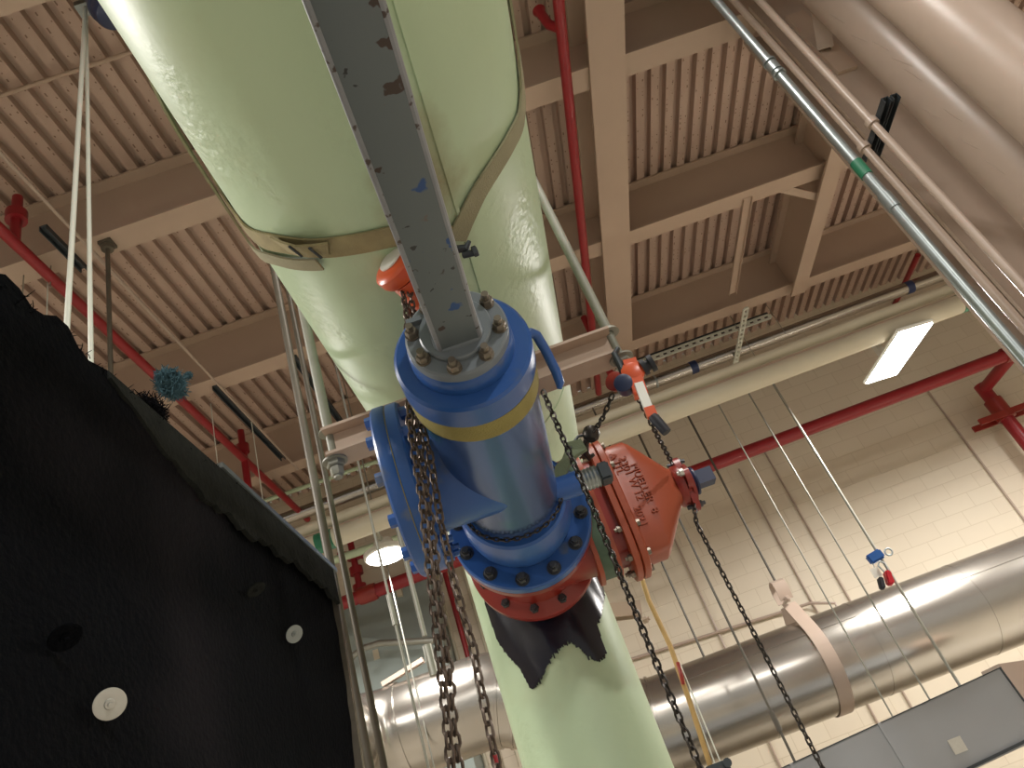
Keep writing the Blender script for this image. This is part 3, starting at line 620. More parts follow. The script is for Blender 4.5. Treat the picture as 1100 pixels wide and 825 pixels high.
pipe_x('cream_pipe', fx(q0, q1, XL), fx(q0, q1, XR), .088, M['cream'], 'fat cream covered pipe with green label tape along the far wall', group='cream pipes', bands=[
    ('label_tape', P(350, 583, y=CY).x, .16, M['greentape'], 'green label tape'), ('label_tape', P(1041, 327, y=CY).x, .16, M['greentape'], 'green label tape')])
for y_, z_0, lab in ((6.66, 4.90, 'tan strut behind the cream pipes, carrying the rods and lamps'), (7.72, 5.46, 'tan strut further behind the cream pipes, carrying the duct hanger rod')):
    b = B(); section(b, (XL, y_, z_0), (5.6, y_, z_0), chan(.07, .05, .006)); solo('strut_channel', b, M['beam'], lab, 'strut', 'struts behind the cream pipes', 20)
q0, q1 = P(279, 540, y=8.6), P(407, 495, y=8.6)
pipe_x('mint_pipe', fx(q0, q1, XL), fx(q0, q1, -.4), .028, M['mint'], 'thin pale green pipe above the silver one, far left', group='pale green pipes')
q0, q1 = P(353, 604, y=8.4), P(432, 577, y=8.4)
b = B(); qq = fx(q0, q1, -.9); cyl(b, qq, V(qq.x, qq.y, HZ - .01), .008, seg=8); solo('hanger_rod', b, M['rod'], 'thin rod holding the short pale green pipe, behind the blue barrel', 'rod')
pipe_x('mint_pipe', q0, fx(q0, q1, -.5), .048, M['mint'], 'short pale green pipe ending beside the round lamp', group='pale green pipes')
# red main: along the wall, elbow back to the wall, riser down
t = thing('fire_main', 'bright red fire main running across the far wall', 'pipe', (2, 8.6, 4.9))
b = B(); zr = P(1090, 378, y=8.6).z; A0 = P(395, 638, y=8.6); A1 = P(1090, 378, y=8.6); A0 = fx(A0, A1, -4.2) if False else A0
cyl(b, A0, A1 + V(.05, 0, 0), .080, seg=28); obj('main_run', b, M['red'], t)
b = B(); cyl(b, fx(A0, A1, XL + .06), A0 - V(.0, 0, 0), .08, seg=28); obj('main_run', b, M['red'], t)
b = B(); lathe(b, [(-.11, .075), (-.11, .098), (-.06, .104), (.06, .104), (.11, .098), (.11, .075)], A0, (1, 0, 0), 24, closed=True); obj('coupling', b, M['reddark'], t)
E1 = V(6.30, 9.45, zr)
b = B(); tube(b, [A1 + V(.0, -.02, 0), A1.lerp(E1, .5), E1 + V(0, .0, 0)], .075, 20); obj('elbow_run', b, M['red'], t)
b = B(); tube(b, [A1 + V(-.16, 0, 0), A1 + V(-.08, 0, 0), A1 + V(.02, .03, 0), A1.lerp(E1, .15)], [.095, .10, .10, .09], 20); obj('elbow', b, M['reddark'], t)
E2 = V(E1.x, 9.5, 1.0)
b = B(); cyl(b, E1 + V(0, .05, .08), E2, .085, seg=24); obj('riser', b, M['red'], t)
b = B(); lathe(b, [(-.1, .08), (-.1, .115), (.1, .115), (.1, .08)], V(E1.x, 9.5, zr - .28), (0, 0, 1), 24, closed=True); obj('coupling', b, M['reddark'], t)
b = B(); bar(b, V(E1.x - .40, 9.40, zr - .43), V(E1.x + .40, 9.40, zr - .43), .03, .08); bar(b, V(E1.x - .40, 9.61, zr - .43), V(E1.x + .40, 9.61, zr - .43), .03, .08); lathe(b, [(-.05, .08), (-.05, .12), (.05, .12), (.05, .08)], V(E1.x, 9.5, zr - .43), (0, 0, 1), 24, closed=True); obj('riser_clamp', b, M['reddark'], t)
# red pieces under the deck
rx, rz = -2.85, 6.40
t = thing('sprinkler_pipe', 'red sprinkler pipe running along under the roof beams on the left', 'pipe', (rx, 5, rz - .04))
b = B(); cyl(b, (rx, -1, rz), (rx, 9.15, rz), .042, seg=20); obj('branch_run', b, M['red'], t)
b = B(); cyl(b, (rx, 3.55, rz), (rx, 3.55, rz + .50), .038, seg=16); lathe(b, [(.24, .037), (.24, .075), (.33, .075), (.33, .037)], (rx, 3.55, rz), (0, 0, 1), 16, closed=True); obj('riser_nipple', b, M['red'], t)
b = B(); cyl(b, (rx, 7.25, rz - .52), (rx, 7.25, rz + .40), .040, seg=16); lathe(b, [(.1, .037), (.1, .07), (.2, .07), (.2, .037)], (rx, 7.25, rz), (0, 0, 1), 16, closed=True); obj('riser_nipple', b, M['red'], t)
b = B(); tube(b, [P(648, 440, y=8.2), P(640, 340, y=6.0), P(612, 116, z=6.42), P(599.6, 0, z=6.42), P(599.6, 0, z=6.42) + V(-.02, -2.5, 0)], .04, 16) if False else None
rx2 = P(606, 60, z=6.35).x
b = B(); cyl(b, (rx2, -1, 6.35), (rx2, 8.5, 6.35), .042, seg=20)
t = thing('sprinkler_pipe', 'red sprinkler pipe between the green pipe and the wide girder', 'pipe', (rx2, 4, 6.3))
obj('branch_run', b, M['red'], t)
pz = P(597, 45, y=3.3)
b = B(); tube(b, [(rx2, 3.3, 6.35), (rx2 - .06, 3.3, 6.44), (rx2 - .07, 3.3, 6.60), (rx2 - .07, 3.3, 6.64)], [.036, .036, .036, .05], 14); obj('riser_nipple', b, M['red'], t)
b = B(); pd = V(rx2, 7.2, 6.35); cyl(b, pd + V(0, 0, .3), pd - V(0, 0, .75), .04, seg=14); obj('drop_nipple', b, M['red'], t)
c0 = P(986, 274, z=6.80); b = B(); cyl(b, V(c0.x, c0.y, 6.80), V(c0.x, YW, 6.80), .038, seg=16)
solo('red_stub_pipe', b, M['red'], 'short red pipe crossing above the silver pipe beside the conduit, going to the wall', 'pipe')
b = B(); p = P(392, 610, y=9.45); cyl(b, p + V(-.12, 0, .5), p + V(-.12, 0, -.5), .045, seg=14)
for k in (-.25, .0, .22): lathe(b, [(-.05, .04), (-.05, .09), (.05, .09), (.05, .04)], p + V(-.12, 0, k), (0, 0, 1), 14, closed=True)
cyl(b, p + V(-.30, -.05, .3), p + V(.12, -.05, .1), .04, seg=12)
solo('sprinkler_valve', b, M['red'], 'cluster of red pipe fittings on the wall behind the round lamp', 'valve')
pr0, pr1 = P(476, 609, y=9.6), P(499, 696, y=9.6)
b = B(); cyl(b, (pr0.x, 9.62, 6.0), (pr0.x, 9.62, .5), .035, seg=14); solo('red_riser_pipe', b, M['red'], 'thin red vertical pipe on the wall behind the rusty chains', 'pipe')

# ------------------------------------------------------------------ steel jacketed duct
DR, DY, DZ = .43, 7.718, 2.362
duct = thing('steel_duct', 'big shiny steel jacketed round duct running across low in front of the far wall', 'duct', (1.5, 7.0, DZ - DR))
b = B(); cyl(b, (.54, DY, DZ), (9.9, DY, DZ), DR, seg=64); obj('straight_run', b, M['steel'], duct)
n = 40; path = []; LY, LZ, LX = 7.62, 3.10, -1.80
for k in range(n + 1):
    q = k / n; e = q * q * (3 - 2 * q); path.append(V(-1.05 + 1.6 * q, LY + (DY - LY) * e, LZ + (DZ - LZ) * e))
b = B(); tube(b, path, [DR for k in range(n + 1)], 56); obj('gored_bend', b, M['steel'], duct)
for k in range(1, n, 4):
    d = (path[k + 1] - path[k - 1]).normalized(); b = B(); lathe(b, [(-.016, DR - .004), (-.012, DR + .014), (.012, DR + .014), (.016, DR - .004)], path[k], d, 56, closed=True); obj('gore_ring', b, M['steel'], duct)
b = B(); cyl(b, (LX, LY, LZ), (-1.04, LY, LZ), DR, seg=64); obj('straight_run', b, M['steel'], duct)
b = B(); el = [V(LX + .01, LY, LZ)] + [V(LX - .03 - .55 * math.sin(a), LY - .55 + .55 * math.cos(a), LZ) for a in [pi / 2 * k / 8 for k in range(9)]] + [V(LX - .58, -3.0, LZ)]
tube(b, el, DR + .006, 64); obj('elbow', b, M['steel'], duct)
b = B(); lathe(b, [(-.02, DR - .002), (-.02, DR + .018), (.02, DR + .018), (.02, DR - .002)], (LX, LY, LZ), (1, 0, 0), 56, closed=True); obj('joint_ring', b, M['steel'], duct)
for x in (1.45, 2.55, 3.6, 4.7, 5.8):
    b = B(); lathe(b, [(-.012, DR - .003), (-.012, DR + .003), (.012, DR + .003), (.012, DR - .003)], (x, DY, DZ), (1, 0, 0), 56, closed=True); obj('lap_seam', b, M['steel'], duct)
for (xa, xb, an) in ((.8, 2.5, .62), (3.0, 9.8, .55)):
    b = B(); c = [V(0, DY - (DR + e) * math.cos(an + s), DZ + (DR + e) * math.sin(an + s)) for s, e in ((-.018, -.002), (-.018, .004), (.018, .004), (.018, -.002))]
    loft(b, [[p + V(xa, 0, 0) for p in c], [p + V(xb, 0, 0) for p in c]]); obj('lengthwise_seam', b, M['steel'], duct, ang=20)
# strap hanger round the duct
hx = P(888, 700, y=7.29).x; hr = DR + .012
strap = thing('strap_hanger', 'tan strap hanger looped round the steel duct', 'hanger', (hx, DY, DZ - hr))
pts = []
for k in range(25): a = -2.29 + (2.29 * 2) * k / 24; pts.append(V(hx, DY + hr * math.sin(a), DZ - hr * math.cos(a)))
tl = [V(hx, DY + .075, DZ + .64), V(hx, DY + .105, DZ + .74), V(hx, DY + .085, DZ + .82), V(hx, DY + .03, DZ + .85), V(hx, DY - .03, DZ + .85), V(hx, DY - .085, DZ + .82), V(hx, DY - .105, DZ + .74), V(hx, DY - .075, DZ + .64)]
pts[0:0] = [V(hx, DY - .06, DZ + .60)]; pts.append(V(hx, DY + .06, DZ + .60))
b = B(); ribbon(b, pts, .13, .008, [V(1, 0, 0)] * len(pts)); obj('lower_strap', b, M['tan'], strap)
b = B(); ribbon(b, tl, .13, .008, [V(1, 0, 0)] * len(tl)); obj('top_loop', b, M['tan'], strap)
b = B(); cyl(b, (hx, DY - .15, DZ + .64), (hx, DY + .13, DZ + .64), .018, seg=12); hexn(b, (hx, DY - .09, DZ + .64), (0, -1, 0), .03, .03); obj('clevis_bolt', b, M['tan'], strap)
b = B(); cyl(b, (hx, DY, DZ + .83), (hx, DY, 5.47), .013, seg=10); solo('duct_rod', b, M['darkrod'], 'dark rod rising from the tan strap hanger up behind the cream pipes', 'rod', 'wall side rods')

# ------------------------------------------------------------------ grey metal box low right, with its rods
bx0, bx1 = P(838, 826, y=6.5), P(1075, 717, y=6.5)
boxt = thing('sheet_metal_duct', 'flat grey sheet metal duct at the lower right, hung on thin rods', 'duct', (2, 6.7, .9))
b = B(); A_, B_ = V(bx0.x - 1.2, 6.5, bx0.z - .065), V(bx1.x, 6.5, bx1.z); dn = V(.20, 0, -.48)
loft(b, [[A_, B_, B_ + V(.03, 0, -.50), A_ + V(.03, 0, -.50)], [p + V(0, .5, 0) for p in (A_, B_, B_ + V(.03, 0, -.50), A_ + V(.03, 0, -.50))]]); pan = obj('casing', b, M['box'], boxt, ang=20)
for f in (.42, .66):
    p = A_.lerp(B_, f); b = B(); bar(b, p + V(0, -.006, .004), p + V(.03, -.006, -.5), .025, .012, V(0, 1, 0)); obj('standing_seam', b, M['box'], boxt, ang=20)
b = B(); bar(b, A_ + V(0, -.004, .0), B_ + V(0, -.004, .0), .012, .008); bar(b, B_ + V(-.008, -.004, 0), B_ + V(.022, -.004, -.5), .012, .008, V(0, 1, 0)); obj('edge_trim', b, M['strut'], boxt, ang=20)
b = B(); bar(b, A_ + V(.5, -.012, -.475), B_ + V(.02, -.012, -.475), .02, .02); obj('trapeze_angle', b, M['strut'], boxt, ang=20)
b = B(); p = P(1030, 800, y=6.494); box(b, p + V(-.06, -.002, -.05), p + V(.04, .004, .05)); obj('sticker', b, M['washer'], boxt, label='pale square sticker')
b = B(); loft(b, [[B_ + V(.02, .05, .03), B_ + V(.42, .05, -.05), B_ + V(.45, .05, -.6), B_ + V(.03, .05, -.6)], [B_ + V(.02, .4, .03), B_ + V(.42, .4, -.05), B_ + V(.45, .4, -.6), B_ + V(.03, .4, -.6)]]); obj('end_transition', b, M['tan'], boxt, ang=20, label='tan end piece')

def rod(px, y, r, m, label, z0, z1=None, grp='thin rods in front of the far wall', name='hanger_rod', extra=None):
    p = P(*px, y=y); b = B(); cyl(b, (p.x, y, z0), (p.x, y, (4.91 if y < 7 else 5.9) if z1 is None else z1), r, seg=8)
    if extra:
        z = P(*extra, y=y).z; cyl(b, (p.x, y, z - .07), (p.x, y, z + .07), r * 2.0, seg=10)
    return solo(name, b, m, label, 'rod', grp)
YR = 6.66
rod((962, 625), YR, .013, M['rod'], 'thickest steel rod, crossing the steel duct beside the padlocks to the grey duct', 1.75)
rod((931, 720), YR, .007, M['rod'], 'thin steel rod crossing the steel duct nearest right of the tan strap', 1.70)
rod((980, 720), YR, .008, M['rod'], 'thin steel rod crossing the steel duct left of the one with padlocks', 1.72)
rod((807, 720), YR, .011, M['darkrod'], 'dark rod with a coupling crossing the steel duct right of the dark chain', 1.55, extra=(834, 775))
rod((756, 705), 8.0, .012, M['darkrod'], 'dark rod standing on the back of the steel duct, seen under the orange valve', 2.66)
rod((973, 360), 6.47, .006, M['rod'], 'thin rod above the rectangular lamp', HB_Z + .09, grp='lamp rods', name='lamp_rod') if False else None
for (u, v), lab in (((878, 658), 'thin conduit on the wall ending behind the tan strap'), ((913, 645), 'thin conduit on the wall, right of the tan strap'), ((778, 694), 'thin conduit on the wall below the orange bonnet'), ((1030, 465), 'thin shadow line on the wall nearest the red riser, shaped as a rod')):  # the last is a shadow line on the wall, built as a rod
    p = P(u, v, y=9.79); b = B(); cyl(b, (p.x, 9.785, .5), (p.x, 9.785, 5.4 if u != 878 else 5.2), .013, seg=8); solo('wall_conduit_or_shadow', b, M['tan'], lab, 'conduit', 'conduits on the far wall')
for (u, v), lab in (((520, 690), 'tan conduit on the wall right of the red vertical pipe, nearest to it'), ((535, 690), 'tan conduit on the wall just left of the green drop'), ((458, 640), 'pale vertical conduit on the wall left of the twisted chains'), ((487, 690), 'pale conduit on the wall between the two rusty chains')):
    p = P(u, v, y=9.75); b = B(); cyl(b, (p.x, 9.77, .5), (p.x, 9.77, 5.6), .022, seg=10); solo('wall_conduit_or_shadow', b, M['cream'], lab, 'conduit', 'conduits on the far wall')
a_, b_ = P(672, 710, y=9.76), P(835, 659, y=9.76)
b = B(); tube(b, [a_ + V(-.4, 0, .0), a_, b_, P(870, 648, y=9.7), P(897, 648, y=9.6), P(905, 665, y=9.6), P(908, 690, y=9.6)], .018, 10); solo('wall_conduit_or_shadow', b, M['tan'], 'thin level conduit crossing the wall just above the steel duct', 'conduit', 'conduits on the far wall')
# padlocks on the thick rod
lx = P(950, 598, y=YR - .02)
lk = thing('lockout_hasp', 'small blue lockout hasp clipped to the thick steel rod', 'hasp', P(938, 607, y=YR - .03))
b = B(); p = P(941, 598, y=YR - .03); bar(b, p + V(-.075, 0, -.01), p + V(.06, 0, .012), .06, .085); bmesh.ops.bevel(b, geom=list(b.edges), offset=.012, segments=2, affect='EDGES'); obj('hasp_body', b, M['lockblue'], lk)
b = B(); p = P(948, 594, y=YR - .03); tube(b, [p + V(.03 * math.cos(a) + .05, 0, .03 * math.sin(a) - .01) for a in [2 * pi * k / 14 for k in range(14)]], .008, 8, closed=True); obj('hasp_ring', b, M['galv'], lk)
b = B(); p0 = P(937, 603, y=YR - .04); tube(b, [p0, P(940, 612, y=YR - .04), P(943, 616, y=YR - .04)], .005, 6); obj('tag_wire', b, M['galv'], lk)
b = B(); p = P(941, 615, y=YR - .05); box(b, p + V(-.035, -.003, -.04), p + V(.035, .003, .04)); obj('tag', b, M['white'], lk, label='small white tag')
lk = thing('padlock', 'red and black padlock hanging from the thick steel rod below the blue hasp', 'padlock', P(950, 632, y=YR - .06))
b = B(); p = P(952, 622, y=YR - .06); bar(b, p + V(.035, 0, .055), p + V(.005, 0, -.055), .085, .05, V(1, 0, 0)); bmesh.ops.bevel(b, geom=list(b.edges), offset=.01, segments=2, affect='EDGES'); obj('lock_body', b, M['lockred'], lk)
b = B(); p2 = P(946, 627, y=YR - .065); bar(b, p2 + V(.02, 0, .045), p2 + V(-.01, 0, -.045), .07, .04, V(1, 0, 0)); bmesh.ops.bevel(b, geom=list(b.edges), offset=.008, segments=2, affect='EDGES'); obj('lock_cover', b, M['black'], lk)
b = B(); tube(b, [p + V(.02, .0, .05), p + V(.0, 0, .12), p + V(.03, 0, .15), p + V(.06, 0, .12), p + V(.055, 0, .05)], .008, 8); obj('shackle', b, M['galv'], lk)

# ------------------------------------------------------------------ lamps in view
def lamp_rect():
    c = V(3.825, 6.47, HB_Z); R = Matrix.Translation(c) @ Matrix.Rotation(.12, 4, 'Z'); t = thing('high_bay_lamp', 'lit rectangular lamp in front of the cream pipes', 'lamp', c)
    b = B(); box(b, (-.19, -.44, .01), (.19, .44, .045)); bmesh.ops.bevel(b, geom=list(b.edges), offset=.012, segments=2, affect='EDGES'); obj('housing', b, M['white'], t, mtx=R)
    b = B(); box(b, (-.172, -.42, -.004), (.172, .42, .012)); obj('lens', b, M['lens'], t, mtx=R, label='glowing white lens')
    b = B(); box(b, (-.03, .15, .04), (.03, .21, .41)); obj('mounting_stem', b, M['white'], t, mtx=R)
lamp_rect()
c = V(-1.43, 6.80, HB_Z); t = thing('round_lamp', 'lit round lamp left of the blue flange', 'lamp', c)
b = B(); lathe(b, [(-.002, 0), (-.002, .198), (.01, .215), (.05, .215), (.08, .12), (.16, .09), (.17, 0)], c, (0, 0, 1), 40); obj('housing', b, M['white'], t)
b = B(); lathe(b, [(-.008, 0), (-.008, .19), (-.001, .196), (-.001, 0)], c, (0, 0, 1), 40); obj('lens', b, M['lens'], t, label='glowing white lens')
b = B(); cyl(b, c + V(0, -.13, .14), c + V(0, -.13, .42), .012, seg=8); cyl(b, c + V(0, -.13, .15), c + V(0, 0, .15), .03, seg=8); obj('stem', b, M['whiterod'], t)

# ------------------------------------------------------------------ pipes, column and conduits at the upper right
def at_az(az, d): return V(d * math.sin(math.radians(az)), d * math.cos(math.radians(az)), 0)
p = at_az(47.75, 4.0); b = B(); cyl(b, (p.x, p.y, 0), (p.x, p.y, HZ - .02), .197, seg=56)
t = thing('tan_riser_pipe', 'fat tan vertical pipe in the upper right corner, in front of the other', 'pipe', (p.x, p.y, 0), 'tan riser pipes'); obj('run', b, M['tan'], t)
p2 = at_az(44.2, 4.52); b = B(); cyl(b, (p2.x, p2.y, 0), (p2.x, p2.y, HZ - .02), .205, seg=56)
t = thing('tan_riser_pipe', 'tan vertical pipe with paint runs, between the column and the fattest pipe', 'pipe', (p2.x, p2.y, 0), 'tan riser pipes'); obj('run', b, M['tan'], t)
rr = random.Random(5)
for k in range(9):                                   # hardened paint runs
    az = math.atan2(-p2.x, -p2.y) + rr.uniform(.10, .62); zz = 3.75 + .19 * k + rr.uniform(-.05, .05)
    pts = []
    for i in range(7):
        a = az + .035 * i * (1 if k % 2 else .6) + rr.uniform(-.012, .012); pts.append(V(p2.x + .205 * math.sin(a), p2.y + .205 * math.cos(a), zz + .16 * i / 6))
    b = B(); tube(b, pts, [.001, .003, .0035, .004, .003, .0035, .002], 6); obj('paint_run', b, M['tan'], t)
cx0, cx1, cy = 2.975, 3.43, 3.76
b = B(); section(b, ((cx0 + cx1) / 2, cy + .17, 0), ((cx0 + cx1) / 2, cy + .17, 6.525), [(x, y - .17) for x, y in isec(cx1 - cx0, .34, .028, .018)], (0, -1, 0))
col = thing('steel_column', 'tan wide flange steel column behind the two tan conduits', 'column', ((cx0 + cx1) / 2, cy + .17, 0)); obj('shaft', b, M['tan'], col, ang=20)
gx = P(885, 45, y=cy - .03); b = B(); box(b, (gx.x - .085, cy - .030, P(904, 80, y=cy).z), (gx.x + .065, cy + .002, P(852, 18, y=cy).z)); obj('gusset_plate', b, M['beam'], col, ang=20, label='lighter bolted plate')
b = B(); g0 = P(887, 52, y=cy - .06); g1 = P(868, -60, y=cy - .5); bar(b, g0, g1, .11, .012, V(.3, 1, 0)); bar(b, g0 + V(.05, .02, 0), g1 + V(.05, .02, 0), .012, .08, V(.3, 1, 0)); obj('brace', b, M['tan'], col, ang=20)
def vert(az, d, r, m, name, label, extras=(), grp=None):
    p = at_az(az, d); t = thing(name, label, 'conduit', (p.x, p.y, 0), grp)
    b = B(); cyl(b, (p.x, p.y, 0), (p.x, p.y, HZ - .02), r, seg=20); obj('run', b, m, t)
    for nm, z, h, e, mm, lab in extras:
        b = B(); lathe(b, [(-h, r - .004), (-h, r + e), (h, r + e), (h, r - .004)], (p.x, p.y, z), (0, 0, 1), 20, closed=True); obj(nm, b, mm, t, label=lab)
    return t
yc = 3.0
d0 = 3.74
z_ = lambda u, v: P(u, v, y=yc).z
vert(36.6, d0, .0275, M['galv'], 'galvanized_conduit', 'galvanized conduit with a green band running diagonally across the upper right', [
    ('coupling', z_(836, 71), .035, .007, M['galv'], None), ('coupling', z_(832, 65), .008, .012, M['galv'], None), ('coupling', z_(841, 78), .008, .012, M['galv'], None), ('green_band', z_(927, 181), .055, .004, M['greentape'], 'green band'), ('coupling', z_(960, 215), .05, .006, M['galv'], None)], 'vertical conduits')
def vert_x(az, x, *a, **k): return vert(az, x / math.sin(math.radians(az)), *a, **k)
XC = 2.62; yb1, yb2 = XC / math.tan(math.radians(37.75)), XC / math.tan(math.radians(39.3)); zb_ = P(929, 158, y=yb1).z
vert_x(37.75, XC, .024, M['tan'], 'tan_conduit', 'tan painted conduit clamped next to the galvanized one', [('clamp', zb_, .02, .012, M['tan'], None)], 'vertical conduits')
vert_x(39.3, XC, .024, M['tan'], 'tan_conduit', 'tan painted conduit next to the column face', [('clamp', zb_, .02, .012, M['tan'], None)], 'vertical conduits')
t = thing('strut_bracket', 'double strut bracket carrying the two tan conduits on the column', 'bracket', (XC + .08, 3.4, zb_ - .03))
for x_ in (XC + .050, XC + .105): b = B(); section(b, (x_, 3.06, zb_ - .02), (x_, 3.50, zb_ - .02), chan(.042, .042, .005)); obj('channel', b, M['strut'], t, ang=20)

# ------------------------------------------------------------------ struts and hangers near the far wall
def slotted(a, b_, w, d, m, name, label, grp=None, pitch=.10, up=(0, 0, 1)):
    """slotted strut: two rails joined by rungs, the slots open"""
    a, b_ = Vector(a), Vector(b_); L = (b_ - a).length; dr = (b_ - a) / L; s = dr.cross(Vector(up)).normalized(); nn = s.cross(dr); bm = B()
    for sg in (-1, 1): bar(bm, a + nn * sg * w * .36, b_ + nn * sg * w * .36, d, w * .28, up)
    n = int(L / pitch)
    for i in range(n + 1): c = a + dr * (L * i / n); bar(bm, c - dr * pitch * .24, c + dr * pitch * .24, d * .96, w * .6, up)
    return solo(name, bm, m, label, 'strut', grp, 20)
a_, b_ = P(662, 395, y=8.5), P(829, 343, y=8.5)
zz = (a_.z + b_.z) / 2
slotted((a_.x, 8.5, zz), (b_.x, 8.5, zz), .085, .02, M['whiterod'], 'slotted_strut', 'long level slotted strut in front of the silver pipe, right of the lever hoist', 'slotted struts')
b = B(); section(b, (a_.x, 8.53, zz + .03), (b_.x, 8.53, zz + .03), chan(.06, .045, .008)); solo('strut_channel', b, M['strut'], 'dark channel backing the long slotted strut', 'strut', ang=20)
pv = P(795, 365, z=6.37); slotted((pv.x, P(798, 333, z=6.37).y, 6.37), (pv.x, YW - .01, 6.37), .075, .02, M['whiterod'], 'slotted_strut', 'slotted strut running under the silver pipe to the far wall', 'slotted struts', up=(1, 0, 0))
b = B(); section(b, (3.245, 5.98, 6.50), (3.245, 7.60, 6.50), chan(.10, .03, .006)); solo('strut_channel', b, M['beam'], 'tan strip channel hanging across the dark roof beam, right of the wide girder', 'strut', ang=20)
for (u0, v0, u1, v1, x, lab) in ((46, 247, 97, 290, -2.6, 'short dark strut below the roof beam at the far left'), (237, 424, 307, 494, -2.49, 'dark strut under the deck beside the red pipe\'s second drop'), (316, 386, 372, 458, -1.95, 'dark strut seen between the grey hanger rods')):
    q0, q1 = P(u0, v0, z=6.48), P(u1, v1, z=6.48); q0.y = q0.y if q0.y < 6.0 else 5.98; q1 = V(q0.x, q1.y, q0.z); b = B(); section(b, q0, q1, chan(.06, .05, .008)); solo('strut_channel', b, M['strut'], lab, 'strut', 'dark struts under the deck', 20)
q0, q1 = P(30, 200, x=-2.45), P(322, 492, x=-2.45); b = B(); cyl(b, V(-2.45, 1, 6.40), V(-2.45, 7.84, 6.40), .013, seg=10)
solo('thin_conduit', b, M['tan'], 'thin tan conduit running under the roof beams beside the red pipe', 'conduit')
b = B(); cyl(b, V(-8, 2.90, 7.11), V(-.3, 2.90, 7.11), .016, seg=10); solo('thin_conduit', b, M['beam'], 'thin tan conduit fixed crosswise to the deck above the pale rods', 'conduit')
b = B(); q = P(225, 425, y=7.55)
def wire(u, v, y, z0, label, r=.005, m='whiterod', z1=None):
    p = P(u, v, y=y); b = B(); cyl(b, (p.x, y, z0), (p.x, y, HZ - .01 if z1 is None else z1), r, seg=6); solo('hanger_wire', b, M[m], label, 'wire', 'thin hanger wires')
wire(230, 465, 6.2, 3.0, 'thin pale wire left of the dark strut, in front of the red pipe', z1=6.5)
wire(277, 500, 6.6, 3.0, 'thin pale wire crossing the dark strut above the panel', z1=6.4)
wire(52, 290, 4.0, 4.0, 'thin wire hanging from the short dark strut at the far left', z1=6.49)
wire(56, 250, 3.95, 6.3, 'thin grey wire tying the red pipe up to the roof beam', m='rod')
wire(25, 305, 3.95, 4.5, 'thin wire hanging left of the red pipe\'s first hanger', m='rod', z1=6.55)
p = P(117, 320, y=3.92); b = B(); cyl(b, (p.x, 3.92, 3.6), (p.x, 3.92, 6.50), .017, seg=12); lathe(b, [(0, 0), (0, .045), (.03, .05), (.05, .03), (.05, 0)], (p.x, 3.92, 6.46), (0, 0, 1), 16); bar(b, V(p.x - .05, 3.92, 6.515), V(p.x + .05, 3.92, 6.515), .1, .03)
solo('clamped_rod', b, M['brownrod'], 'grey rod hanging from a clamp under the roof beam, right of the pale rods', 'rod', 'rods at the left')
w0, w1 = P(92, 8, y=2.3), P(70, 385, y=2.3); b = B(); cyl(b, w0, w1 + (w1 - w0) * .1, .0125, seg=12); solo('pale_rod', b, M['whiterod'], 'pale rod at the left, leaning left from the top', 'rod', 'rods at the left')
w0, w1 = P(92.5, 4, y=2.35), P(98, 385, y=2.36); b = B(); cyl(b, w0, w1 + (w1 - w0) * .1 - V(0, 0, .1), .0105, seg=12); solo('pale_rod', b, M['whiterod'], 'pale rod at the left, the upright one of the pair', 'rod', 'rods at the left')
b = B(); q = P(92, 10, y=2.33); bar(b, q + V(-.05, 0, .02), q + V(.05, 0, .02), .08, .05); cyl(b, q + V(0, 0, .0), V(q.x, q.y, HZ - .01), .012, seg=10); solo('rod_hanger', b, M['galv'], 'rod clamp where the two pale rods meet at the top left', 'hanger')
# grey rods between the panel and the blue flange
for (u0, v0, u1, v1, y, r, z0, lab) in ((297, 300, 353, 600, 2.6, .017, 1.2, 'grey rod nearest the black panel\'s corner'), (331, 400, 362, 590, 2.75, .013, 1.2, 'thinner grey rod just right of the one by the panel corner')):
    p = P((u0 + u1) / 2, (v0 + v1) / 2, y=y); b = B(); cyl(b, (p.x, y, z0), (p.x, y, HZ - .01), r, seg=12); solo('grey_rod', b, M['brownrod'], lab, 'rod', 'grey rods left of the housing')
for (u, v, y, r, z0, z1, lab, ex) in ((445, 638, 5.0, .017, 3.1, None, 'bright steel rod left of the twisted chains, ending in a thick sleeve', (466, 708)), (420, 650, 4.6, .009, 2.0, None, 'thin steel rod with a white coupling in front of the round lamp', (421, 655)), (435, 690, 7.2, .007, 2.6, None, 'thinnest wire between the round lamp and the chains', None)):
    p = P(u, v, y=y); b = B(); cyl(b, (p.x, y, z0), (p.x, y, HZ - .01), r, seg=10)
    if ex: z = P(*ex, y=y).z; cyl(b, (p.x, y, z - .10), (p.x, y, z + .10), r * 1.9, seg=12)
    solo('steel_rod', b, M['rod'], lab, 'rod', 'steel rods by the round lamp')
